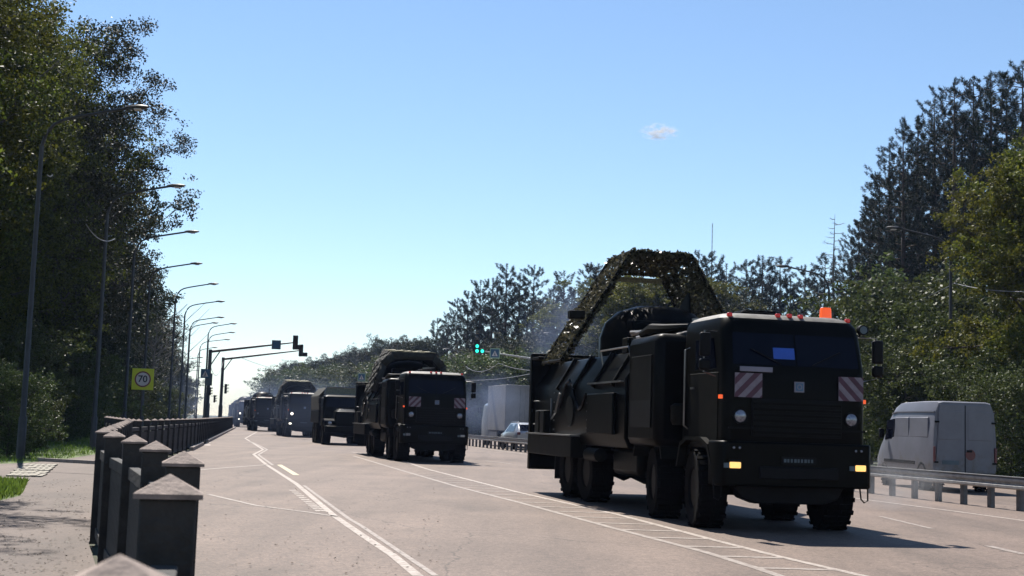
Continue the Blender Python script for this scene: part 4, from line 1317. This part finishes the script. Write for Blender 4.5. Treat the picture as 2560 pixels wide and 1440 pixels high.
        for s in (-1, 1):
            P('handrail', MB().tube([(s * 1.30, 4.2, 2.62), (s * 1.36, 4.2, 2.92), (s * 1.36, 6.0, 2.92), (s * 1.30, 6.0, 2.62)], .018, 6), 'steel')
            P('hose', MB().tube([(s * 1.52, 6.4 + .25 * k, 2.1 - .3 * math.sin(k * .9)) for k in range(9)], .03, 6), 'black')
            P('air_bottle', MB().tube([(s * 1.38, 5.7, .95), (s * 1.38, 5.75, .95), (s * 1.38, 6.55, .95), (s * 1.38, 6.6, .95)], [.05, .13, .13, .05], 10), 'olive_lt')
            P('jerrycan', MB().span(min(s * 1.50, s * 1.66), max(s * 1.50, s * 1.66), 9.2, 9.55, 1.32, 1.80), 'olive_lt', .03)
            P('jerrycan', MB().span(min(s * 1.50, s * 1.66), max(s * 1.50, s * 1.66), 9.65, 10.0, 1.32, 1.80), 'olive_lt', .03)
            P('spare_hatch', MB().lathe([(.30, -.02), (.32, 0), (.30, .02), (.001, .03)], 'x', 20, (s * 1.51, 7.6, 1.78)), 'olive_lt')
            P('grab_step', MB().tube([(s * 1.50, 10.2, 1.5), (s * 1.58, 10.2, 1.5), (s * 1.58, 10.45, 1.5), (s * 1.50, 10.45, 1.5)], .014, 5), 'steel')
            P('grab_step', MB().tube([(s * 1.50, 10.2, 2.0), (s * 1.58, 10.2, 2.0), (s * 1.58, 10.45, 2.0), (s * 1.50, 10.45, 2.0)], .014, 5), 'steel')
            P('towing_strop', MB().tube([(s * 1.53, 8.4, 2.15), (s * 1.56, 8.6, 1.75), (s * 1.56, 8.9, 1.62), (s * 1.53, 9.1, 2.05)], .022, 5), 'steel')
            P('louvre_panel', MB().span(min(s * 1.48, s * 1.50), max(s * 1.48, s * 1.50), 2.5, 3.6, 1.5, 1.95), 'black')
        for k in range(5):
            P('roof_fitting', MB().box((-1.0 + .33 * k + rc.uniform(-.08, .08), 4.3 + rc.uniform(0, 1.2), 2.90 + rc.uniform(.02, .12)), (rc.uniform(.12, .32), rc.uniform(.15, .4), rc.uniform(.12, .3))), 'olive_lt', .02)
        P('stowage_roll', MB().tube([(-1.2, 4.35, 3.02), (-.6, 4.42, 3.06), (.2, 4.38, 3.05), (1.0, 4.40, 3.02)], [.10, .13, .12, .09], 10), 'tarp')
        # cables and straps over the box
        cb = MB()
        rr_ = random.Random(int(bx * 100))
        for k in range(6):
            x0, y0 = -1.5 + rr_.uniform(0, .5), 3.7 + rr_.uniform(-.2, .3)
            pts = [Vector((x0 + t * 1.2 + .05 * math.sin(t * 9 + k), y0 - t * (1.6 + .1 * k), 3.06 + .10 * math.sin(t * 5 + k * 1.3) ** 2 + .12 * t * t)) for t in [j / 9 for j in range(10)]]
            cb.tube(pts, .022 + .010 * (k % 2), 5)
        P('cable_bundle', cb, 'steel')
        P('tarp_roll', MB().tube([(-1.35, 3.5, 3.10), (-1.3, 3.1, 3.16), (-1.2, 2.7, 3.14), (-.9, 2.4, 3.18)], [.06, .10, .09, .05], 8), 'olive_lt')
    # arch
    if arch:
        A = [(-1.98, 2.75), (-.62, 4.95), (.62, 4.95), (1.98, 2.75)]
        I = [(-1.60, 2.75), (-.50, 4.68), (.50, 4.68), (1.60, 2.75)]
        y0, y1 = 6.55, 8.05
        if arch == 'tarp':
            A = [(-1.62, 2.6), (-1.28, 3.75), (-.90, 4.20), (.90, 4.20), (1.28, 3.75), (1.62, 2.6)]
            I = [(-1.40, 2.6), (-1.08, 3.6), (-.76, 3.92), (.76, 3.92), (1.08, 3.6), (1.40, 2.6)]
            y0, y1 = 5.6, 7.2
        fr = P('arch_frame', MB(), None) if False else None
        f = MB()
        for y in (y0, y1):
            f.tube([(x, y, z) for x, z in A], .04, 6)
        f.tube([(x, y1 + .06 if arch == 'net' else y0, z) for x, z in I], .035, 6)
        for (x, z) in A: f.tube([(x, y0, z), (x, y1, z)], .035, 6)
        P('arch_frame', f, 'olive_lt')
        if arch == 'net': P('arch_header', MB().span(-.5, .5, y1 - .10, y1 - .05, 4.50, 4.60), 'tarp_top')
    if arch == 'net':
        pts = []
        def sample(poly3, n, jitter):
            a, b, c_, d_ = [np.array(q) for q in poly3]
            uv = rng.uniform(0, 1, (n, 2))
            p = (a * (1 - uv[:, :1]) + b * uv[:, :1]) * (1 - uv[:, 1:]) + (d_ * (1 - uv[:, :1]) + c_ * uv[:, :1]) * uv[:, 1:]
            return p + rng.normal(size=p.shape) * jitter
        for i in range(3):
            a, b = A[i], A[i + 1]; ai, bi = I[i], I[i + 1]
            n = 1500 if i != 1 else 1000
            pts.append(sample([(a[0], y0, a[1]), (b[0], y0, b[1]), (b[0], y1, b[1]), (a[0], y1, a[1])], n, .03))
            pts.append(sample([(a[0], y0, a[1]), (b[0], y0, b[1]), (bi[0], y1, bi[1]), (ai[0], y1, ai[1])], int(n * 1.2), .025))
            am, bm_ = [(a[j] * .8 + ai[j] * .2) for j in (0, 1)], [(b[j] * .8 + bi[j] * .2) for j in (0, 1)]
            pts.append(sample([(a[0], y0, a[1]), (b[0], y0, b[1]), (bm_[0], y0, bm_[1]), (am[0], y0, am[1])], n // 2, .03))
            pts.append(sample([(a[0], y1, a[1]), (b[0], y1, b[1]), (bi[0], y1, bi[1]), (ai[0], y1, ai[1])], n // 3, .02))
        Pn = np.concatenate(pts).astype(np.float32)
        net = link('camouflage_net', leaf_cloud('camouflage_net', Pn, .042, 'net', .8), T)
        net['kind'] = 'stuff'
        # strips of the net itself
        nt_ = MB()
        for i in range(3):
            a, b = A[i], A[i + 1]
            for k in range(7):
                y = y0 + (y1 - y0) * k / 6
                nt_.tube([(a[0], y, a[1]), (b[0], y, b[1])], .008, 3)
            ai, bi = I[i], I[i + 1]
            for k in range(12):
                t = k / 11
                p = Vector((a[0] + (b[0] - a[0]) * t, 0, a[1] + (b[1] - a[1]) * t)); q = Vector((ai[0] + (bi[0] - ai[0]) * t, 0, ai[1] + (bi[1] - ai[1]) * t))
                nt_.tube([(p.x, y0, p.z), (q.x, y1, q.z)], .008, 3); nt_.tube([(p.x, y0, p.z), (p.x, y1, p.z)], .008, 3)
        P('net_cord', nt_, 'olive_lt')
    if arch == 'tarp':
        for i in range(5):
            a, b = A[i], A[i + 1]
            t = MB()
            nx = 8
            for k in range(nx):
                for l in range(4):
                    def q(u, v):
                        x = a[0] + (b[0] - a[0]) * u; z = a[1] + (b[1] - a[1]) * u
                        return (x, y0 - .15 + (y1 - y0 + .5) * v, z + .012 * math.sin(u * 9 + v * 5) + .01 + (.16 * v if i == 2 else .16 * v * (u if i < 2 else 1 - u) if i in (1, 3) else 0))
                    u0_, u1_, v0, v1 = k / nx, (k + 1) / nx, l / 4, (l + 1) / 4
                    t.add([q(u0_, v0), q(u1_, v0), q(u1_, v1), q(u0_, v1)], [(0, 1, 2, 3)])
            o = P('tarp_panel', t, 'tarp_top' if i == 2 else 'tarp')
            so = o.modifiers.new('thick', 'SOLIDIFY'); so.thickness = .03
        fr2 = MB()
        for i in range(5):
            a, b, ai, bi = A[i], A[i + 1], I[i], I[i + 1]
            fr2.add([(a[0], y0 - .12, a[1]), (b[0], y0 - .12, b[1]), (bi[0], y0 - .12, bi[1]), (ai[0], y0 - .12, ai[1])], [(0, 1, 2, 3)])
        P('tarp_back', MB().add([(x, y1 + .25, z) for x, z in A] + [(x, y1 + .28, z) for x, z in A], [(0, 1, 2, 3, 4, 5), (6, 7, 8, 9, 10, 11)]), 'tarp')
        o = P('tarp_valance', fr2, 'tarp'); so = o.modifiers.new('thick', 'SOLIDIFY'); so.thickness = .03
    if arch == 'frame':
        pass
    return T

HD = R(13.8)
c1 = D(1996, 1200, 20.0)
army_truck(c1.x, 20.0, R(12.2), 'dark army truck with leafy net arch, striped plates and orange beacon', arch='net', chev=True, fog=True, beacon=True, steer=R(-9))
c2 = D(1088, 1100, 48.5)
army_truck(c2.x, 48.5, R(13.5), 'dark army truck with tarpaulin arch and striped plates, lamps unlit', arch='tarp', chev=True)
c4 = D(760, 1050, 99)
army_truck(c4.x, 99, R(14.2), 'dark army truck under a tarpaulin arch with its headlamps lit', arch='tarp', head=True)
for i, (px, d) in enumerate([(668, 129), (618, 168), (600, 205)]):
    q = D(px, 1040, d)
    army_truck(q.x, d, R(14.5 - i), ['dark army truck following the one with lit headlamps', 'far army truck in the haze at the head of the queue', 'farthest army truck in the haze beyond the fence end'][i], head=(i == 1))

# bonneted truck with ribbed canvas back, half hidden by the second truck
def bonnet_truck(bx, by, heading, label):
    T = thing('army_truck', label, 'truck', (bx, by, 0), heading)
    def P(name, mb, m, bevel=0.0, parent=T): return mb.build(name, m, parent, (0, 0, 0), 0, bevel)
    for y in (1.2, 4.9, 6.3):
        for x in (-1.03, 1.03): wheel(T, x, y, .60, (TY, RIM))
    for x in (-.44, .44): P('frame_rail', MB().span(x - .06, x + .06, .4, 8.0, .8, 1.05), 'black')
    for y in (1.2, 4.9, 6.3): P('axle', MB().tube([(-.85, y, .6), (0, y, .6), (.85, y, .6)], [.1, .2, .1], 8), 'black')
    P('bumper', MB().span(-1.22, 1.22, 0, .25, .72, 1.05), 'olive', .03)
    P('bonnet', MB().loft([rring(.62, .3, 1.9, 1.0, .1), rring(.66, .28, 1.95, 1.5, .14), rring(.62, .34, 1.95, 1.85, .2), rring(.45, .6, 1.9, 1.98, .2)]), 'olive')
    P('bonnet_panel', MB().span(-.45, .45, .7, 1.8, 1.98, 2.0), 'steel', .01)
    for s in (-1, 1):
        P('wing', MB().prism([(.35, 1.0), (.55, 1.35), (.9, 1.46), (1.5, 1.46), (1.8, 1.35), (2.0, .95), (1.94, .95), (1.75, 1.28), (1.48, 1.39), (.92, 1.39), (.6, 1.3), (.42, 1.0)], 'x', s * .60, s * 1.22), 'olive')
        P('headlamp', MB().lathe([(.001, -.02), (.1, 0), (.11, .05)], 'y', 18, (s * .92, .34, 1.2)), 'lens')
        P('side_window', MB().prism([(2.15, 2.12), (2.9, 2.12), (2.9, 2.62), (2.25, 2.62)], 'x', s * 1.14, s * 1.19), 'glass')
        P('mirror', MB().box((s * 1.36, 2.05, 2.45), (.16, .06, .32)), 'black', .02)
        P('mirror_arm', MB().tube([(s * 1.15, 2.1, 2.6), (s * 1.36, 2.07, 2.6), (s * 1.36, 2.07, 2.3)], .012, 5), 'steel')
    P('cab', MB().loft([rring(1.16, 1.9, 3.3, 1.05, .1), rring(1.18, 1.88, 3.3, 2.05, .12), rring(1.12, 2.02, 3.28, 2.70, .16), rring(1.0, 2.15, 3.2, 2.80, .2)]), 'olive')
    P('windscreen', MB().add([(-1.0, 1.885, 2.12), (1.0, 1.885, 2.12), (.95, 2.0, 2.64), (-.95, 2.0, 2.64), (-1.0, 1.95, 2.12), (1.0, 1.95, 2.12), (.95, 2.06, 2.64), (-.95, 2.06, 2.64)], [(0, 1, 2, 3), (4, 5, 6, 7), (0, 1, 5, 4), (1, 2, 6, 5), (2, 3, 7, 6), (3, 0, 4, 7)]), 'glass')
    P('cargo_bed', MB().span(-1.25, 1.25, 3.5, 8.2, 1.2, 1.9), 'olive', .02)
    ring = lambda y: [(-1.25, y, 1.9), (-1.28, y, 2.75), (-.85, y, 3.25), (.85, y, 3.25), (1.28, y, 2.75), (1.25, y, 1.9)]
    P('canvas_top', MB().loft([ring(y) for y in (3.5, 4.7, 5.9, 7.1, 8.2)]), 'tarp', .04)
    P('front_flap', MB().add([(-.82, 3.46, 3.22), (.82, 3.46, 3.22), (1.0, 3.3, 2.85), (-1.0, 3.3, 2.85), (-.82, 3.5, 3.2), (.82, 3.5, 3.2), (1.0, 3.34, 2.83), (-1.0, 3.34, 2.83)], [(0, 1, 2, 3), (4, 5, 6, 7), (0, 1, 5, 4), (1, 2, 6, 5), (2, 3, 7, 6), (3, 0, 4, 7)]), 'tarp_top')
    for a, b in (((-.86, 3.44, 3.27), (.86, 3.44, 3.27)), ((-.86, 3.44, 3.27), (-1.02, 3.27, 2.84)), ((-1.02, 3.27, 2.84), (1.02, 3.27, 2.84))):
        P('flap_hoop', MB().tube([a, b], .03, 6), 'steel')
    return T
c3 = D(868, 1070, 74.5)
bonnet_truck(c3.x, 74.5, R(13.8), 'bonneted army truck with canvas back, half hidden behind the tarpaulin-arch truck')

# white van: local frame, rear looks along -y, front +y
def ringv(y, zt, hw, top, shoulder, z0=.42):
    return [(-hw * .94, y, z0), (hw * .94, y, z0), (hw, y, z0 + .2), (hw * 1.0, y, shoulder * .62), (hw * .99, y, shoulder), (hw * .93, y, shoulder + (zt - shoulder) * .72), (top, y, zt - .03), (top * .82, y, zt), (-top * .82, y, zt), (-top, y, zt - .03), (-hw * .93, y, shoulder + (zt - shoulder) * .72), (-hw * .99, y, shoulder), (-hw, y, shoulder * .62), (-hw, y, z0 + .2)]
vp = G(2440, 1228)
va = R(4.5)
vx = D(2328, 1100, 37.5)
rear_c = vx + Vector((math.cos(va), math.sin(va), 0)) * .97
V = thing('delivery_van', 'dirty white high-roof delivery van beyond the guard rail', 'van', (rear_c.x, rear_c.y, 0), va)
V.scale = (.95, .88, 1.02)
def PV(name, mb, m, bevel=0.0, parent=V): return mb.build(name, m, parent, (0, 0, 0), 0, bevel)
PV('body', MB().loft([ringv(.02, 2.44, .955, .78, 1.45), ringv(.10, 2.47, .965, .80, 1.45), ringv(1.5, 2.48, .97, .80, 1.45), ringv(3.2, 2.46, .97, .79, 1.45), ringv(3.75, 2.34, .965, .76, 1.42), ringv(4.1, 2.06, .96, .74, 1.36), ringv(4.55, 1.52, .95, .76, 1.16), ringv(5.0, 1.22, .92, .74, .95), ringv(5.3, 1.02, .86, .66, .82), ringv(5.42, .80, .78, .58, .66)]), 'van')
for s in (-1, 1):
    dx0, dx1 = (-.90, -.012) if s < 0 else (.012, .90)
    dr = PV('rear_door', MB().add([(dx0, -.02, .52), (dx1, -.02, .52), (dx1, -.02, 2.38), (dx0 * (.86 if s < 0 else 1), -.02, 2.38), (dx0, .03, .52), (dx1, .03, .52), (dx1, .03, 2.38), (dx0 * (.86 if s < 0 else 1), .03, 2.38)] if s < 0 else
                     [(dx0, -.02, .52), (dx1, -.02, .52), (dx1 * .86, -.02, 2.38), (dx0, -.02, 2.38), (dx0, .03, .52), (dx1, .03, .52), (dx1 * .86, .03, 2.38), (dx0, .03, 2.38)],
                     [(0, 1, 2, 3), (4, 5, 6, 7), (0, 1, 5, 4), (1, 2, 6, 5), (2, 3, 7, 6), (3, 0, 4, 7)]), 'van', .012)
    PV('door_panel', MB().span(dx0 * .9 if s < 0 else .08, -.08 if s < 0 else dx1 * .88, -.032, -.018, 1.42, 2.2), 'van', .01, dr)
    PV('hinge', MB().box((s * .86, -.035, 1.9), (.14, .03, .05)), 'black', 0, dr)
    PV('hinge', MB().box((s * .88, -.035, .8), (.12, .03, .05)), 'black', 0, dr)
    PV('tail_lamp', MB().box((s * .925, -.005, 1.02), (.07, .06, .42)), 'tail', .015)
    PV('wheel_arch', MB().lathe([(.36, -.02), (.42, -.01), (.42, .01), (.36, .02)], 'x', 24, (s * .972, .95, .36), True), 'black')
    wheel(V, s * .84, .95, .33, (TYV, RIMV)); wheel(V, s * .84, 4.35, .33, (TYV, RIMV))
    PV('side_panel', MB().prism([(.45, 1.46), (2.0, 1.46), (2.0, 2.02), (.45, 2.02)], 'x', s * .90, s * .962), 'van', .02)
    PV('side_panel', MB().prism([(2.1, 1.46), (3.3, 1.46), (3.3, 2.02), (2.1, 2.02)], 'x', s * .90, s * .962), 'van', .02)
    PV('rub_strip', MB().span(min(s * .965, s * .985), max(s * .965, s * .985), 1.5, 4.3, .70, .80), 'black', .01)
    PV('gutter', MB().prism([(.05, 2.16), (3.3, 2.16), (3.7, 2.12), (3.7, 2.15), (3.3, 2.19), (.05, 2.19)], 'x', s * .87, s * .925), 'van')
    PV('cab_window', MB().prism([(3.4, 1.40), (4.3, 1.36), (4.05, 1.92), (3.45, 1.98)], 'x', s * .90, s * .957), 'glass')
    PV('mirror', MB().box((s * 1.10, 4.2, 1.55), (.16, .12, .28)), 'black', .03)
PV('door_handle', MB().box((.12, -.04, 1.12), (.16, .04, .06)), 'black', .01)
PV('door_gap', MB().span(-.010, .010, -.022, 0, .55, 2.36), 'black')
PV('rear_bumper', MB().span(-.95, .95, -.10, .04, .36, .52), 'black', .03)
PV('number_plate', MB().box((-.45, -.035, .80), (.50, .02, .11)), 'sign_back')
PV('stain', MB().lathe([(.001, -.0225), (.12, -.0224), (.15, -.022)], 'y', 14, (.16, 0, 1.02)), 'tail')
PV('windscreen', MB().add([(-.70, 3.86, 2.27), (.70, 3.86, 2.27), (.78, 4.5, 1.60), (-.78, 4.5, 1.60)], [(0, 1, 2, 3)]), 'glass')
PV('underbody', MB().span(-.8, .8, .2, 5.1, .28, .45), 'black')

# box lorry going away
lx = D(1262, 1060, 86)
la = R(13.4)
lc = lx + Vector((math.cos(la), math.sin(la), 0)) * 1.27
Lr = thing('box_lorry', 'pale grey box lorry seen from behind beyond the guard rail', 'lorry', (lc.x, lc.y, 0), la)
def PL(name, mb, m, bevel=0.0, parent=Lr): return mb.build(name, m, parent, (0, 0, 0), 0, bevel)
PL('cargo_box', MB().span(-1.27, 1.27, 0.03, 5.2, 1.05, 3.98), 'box_white', .02)
for s in (-1, 1):
    d_ = PL('rear_door', MB().span(.015 if s > 0 else -1.22, 1.22 if s > 0 else -.015, -.01, .03, 1.15, 3.9), 'box_white', .01)
    PL('lock_rod', MB().tube([(s * .3, -.03, 1.2), (s * .3, -.03, 3.85)], .02, 6), 'steel', 0, d_)
    PL('tail_lamp', MB().box((s * 1.0, -.02, .85), (.4, .05, .14)), 'tail')
    wheel(Lr, s * 1.0, 1.8, .48, (TY, RIM)).scale = (.8, .8, .8)
    wheel(Lr, s * 1.0, 6.4, .48, (TY, RIM)).scale = (.8, .8, .8)
    PL('mirror', MB().box((s * 1.45, 6.9, 2.35), (.2, .12, .42)), 'black', .03)
    PL('mirror_arm', MB().beam((s * 1.2, 6.9, 2.5), (s * 1.45, 6.9, 2.5), .03, .03), 'black')
    PL('side_guard', MB().span(min(s * 1.15, s * 1.2), max(s * 1.15, s * 1.2), 2.6, 4.9, .55, .95), 'galv')
PL('cab', MB().loft([rring(1.2, 5.35, 7.3, .55, .15), rring(1.22, 5.35, 7.35, 1.6, .2), rring(1.15, 5.4, 7.1, 2.7, .25), rring(1.0, 5.6, 6.9, 2.85, .3)]), 'silver')
PL('chassis', MB().span(-.5, .5, .1, 6.6, .7, 1.05), 'black')
PL('rear_bumper', MB().span(-1.15, 1.15, 0, .12, .45, .6), 'black')

# estate car with roof rails
kx = D(1290, 1075, 78)
ka = R(13.6)
kc = kx + Vector((math.cos(ka), math.sin(ka), 0)) * .92
K = thing('estate_car', 'dark car with pale roof rails behind the box lorry, beyond the guard rail', 'car', (kc.x, kc.y, 0), ka)
def PK(name, mb, m, bevel=0.0, parent=K): return mb.build(name, m, parent, (0, 0, 0), 0, bevel)
def ringc(y, zt, hw, top, belt):
    return [(-hw * .9, y, .3), (hw * .9, y, .3), (hw, y, .5), (hw, y, belt), (top, y, zt), (top * .7, y, zt + .03), (-top * .7, y, zt + .03), (-top, y, zt), (-hw, y, belt), (-hw, y, .5)]
PK('body', MB().loft([ringc(0, .95, .82, .7, .85), ringc(.12, 1.10, .88, .72, .95), ringc(.55, 1.50, .91, .66, 1.0), ringc(1.2, 1.56, .91, .66, 1.0), ringc(2.4, 1.54, .91, .65, .98), ringc(3.1, 1.10, .90, .68, .95), ringc(3.9, .98, .88, .66, .86), ringc(4.4, .75, .80, .6, .62)]), 'silver')
PK('rear_window', MB().add([(-.66, .10, 1.12), (.66, .10, 1.12), (.58, .47, 1.47), (-.58, .47, 1.47)], [(0, 1, 2, 3)]), 'glass')
for s in (-1, 1):
    PK('side_window', MB().add([(s * .90, .65, 1.05), (s * .90, 2.75, 1.02), (s * .69, 2.3, 1.47), (s * .69, .8, 1.49)], [(0, 1, 2, 3)]), 'glass')
    PK('roof_rail', MB().tube([(s * .62, .55, 1.57), (s * .62, .7, 1.63), (s * .62, 2.2, 1.62), (s * .62, 2.4, 1.56)], .025, 6), 'steel')
    PK('tail_lamp', MB().box((s * .74, .03, .95), (.2, .08, .16)), 'tail', .02)
    wheel(K, s * .80, .85, .33, (TYV, RIMV)); wheel(K, s * .80, 3.55, .33, (TYV, RIMV))
PK('rear_bumper', MB().span(-.85, .85, -.05, .12, .35, .6), 'black', .04)

# ------------------------------------------------------------------ air
hz = MB().span(-1110, 1110, -70, 1510, -1.2, 54).build('haze', None)
tag(hz, 'thin bluish dusty haze with exhaust over the whole road', 'haze', kind='stuff')
HM = bpy.data.materials.new('haze_air'); HM.use_nodes = True
nt = HM.node_tree; nt.nodes.clear()
pv = nt.nodes.new('ShaderNodeVolumePrincipled')
pv.inputs['Color'].default_value = (0.42, 0.56, 0.92, 1)
pv.inputs['Density'].default_value = 0.00014
pv.inputs['Anisotropy'].default_value = 0.2
ho = nt.nodes.new('ShaderNodeOutputMaterial')
nt.links.new(pv.outputs[0], ho.inputs['Volume'])
hz.data.materials.append(HM)

def smoke(name, c, size, dens, label, col=(0.30, 0.38, 0.58), ns=1.7, lo=0.35):
    o = MB().lathe([(math.sin(math.pi * k / 10) + (1e-5 if k in (0, 10) else 0), -math.cos(math.pi * k / 10)) for k in range(11)], 'z', 16).build(name, None, None, c)
    o.scale = size
    M = bpy.data.materials.new('smoke_' + name); M.use_nodes = True
    nt = M.node_tree; nt.nodes.clear()
    tc = nt.nodes.new('ShaderNodeTexCoord')
    ln = nt.nodes.new('ShaderNodeVectorMath'); ln.operation = 'LENGTH'
    nt.links.new(tc.outputs['Object'], ln.inputs[0])
    fo = nt.nodes.new('ShaderNodeMapRange'); fo.interpolation_type = 'SMOOTHSTEP'
    fo.inputs['From Min'].default_value = 1.0; fo.inputs['From Max'].default_value = 0.15
    nt.links.new(ln.outputs['Value'], fo.inputs['Value'])
    nz = nt.nodes.new('ShaderNodeTexNoise')
    nz.inputs['Scale'].default_value = ns; nz.inputs['Detail'].default_value = 2 if ns < 2 else 5
    nt.links.new(tc.outputs['Object'], nz.inputs['Vector'])
    mr = nt.nodes.new('ShaderNodeMapRange')
    mr.inputs['From Min'].default_value = lo; mr.inputs['From Max'].default_value = 0.7
    mr.inputs['To Max'].default_value = dens
    nt.links.new(nz.outputs['Fac'], mr.inputs['Value'])
    mu = nt.nodes.new('ShaderNodeMath'); mu.operation = 'MULTIPLY'
    nt.links.new(fo.outputs[0], mu.inputs[0]); nt.links.new(mr.outputs[0], mu.inputs[1])
    pv = nt.nodes.new('ShaderNodeVolumePrincipled')
    pv.inputs['Color'].default_value = (*col, 1)
    nt.links.new(mu.outputs[0], pv.inputs['Density'])
    out = nt.nodes.new('ShaderNodeOutputMaterial')
    nt.links.new(pv.outputs[0], out.inputs['Volume'])
    o.data.materials.append(M)
    tag(o, label, 'smoke', kind='stuff')
q = D(1400, 830, 46); smoke('exhaust_smoke', q, (1.7, 4.0, 2.6), 0.15, 'blue exhaust smoke drifting up behind the netted truck')
q = D(1215, 1010, 58); smoke('exhaust_smoke', q, (2.2, 6.0, 1.9), 0.14, 'blue exhaust smoke hanging between the second truck and the box lorry')
q = D(2245, 1215, 27); smoke('exhaust_smoke', q, (1.1, 2.2, .75), 0.35, 'grey exhaust smoke low beside the front truck by the guard rail', (.6, .6, .62))
q = D(800, 1020, 92); smoke('exhaust_smoke', q, (7, 14, 3.0), 0.015, 'blue exhaust smoke around the middle of the convoy')
q = D(640, 1010, 165); smoke('exhaust_smoke', q, (22, 40, 5.0), 0.016, 'blue exhaust haze round the far trucks')
sc.cycles.volume_step_rate = 2.0
sc.cycles.volume_max_steps = 64

q = D(1648, 330, 1750)
smoke('cloud', q, (30, 22, 13), 0.35, 'small wisp of white cloud in the blue sky', (1, 1, 1), 2.6, 0.50)
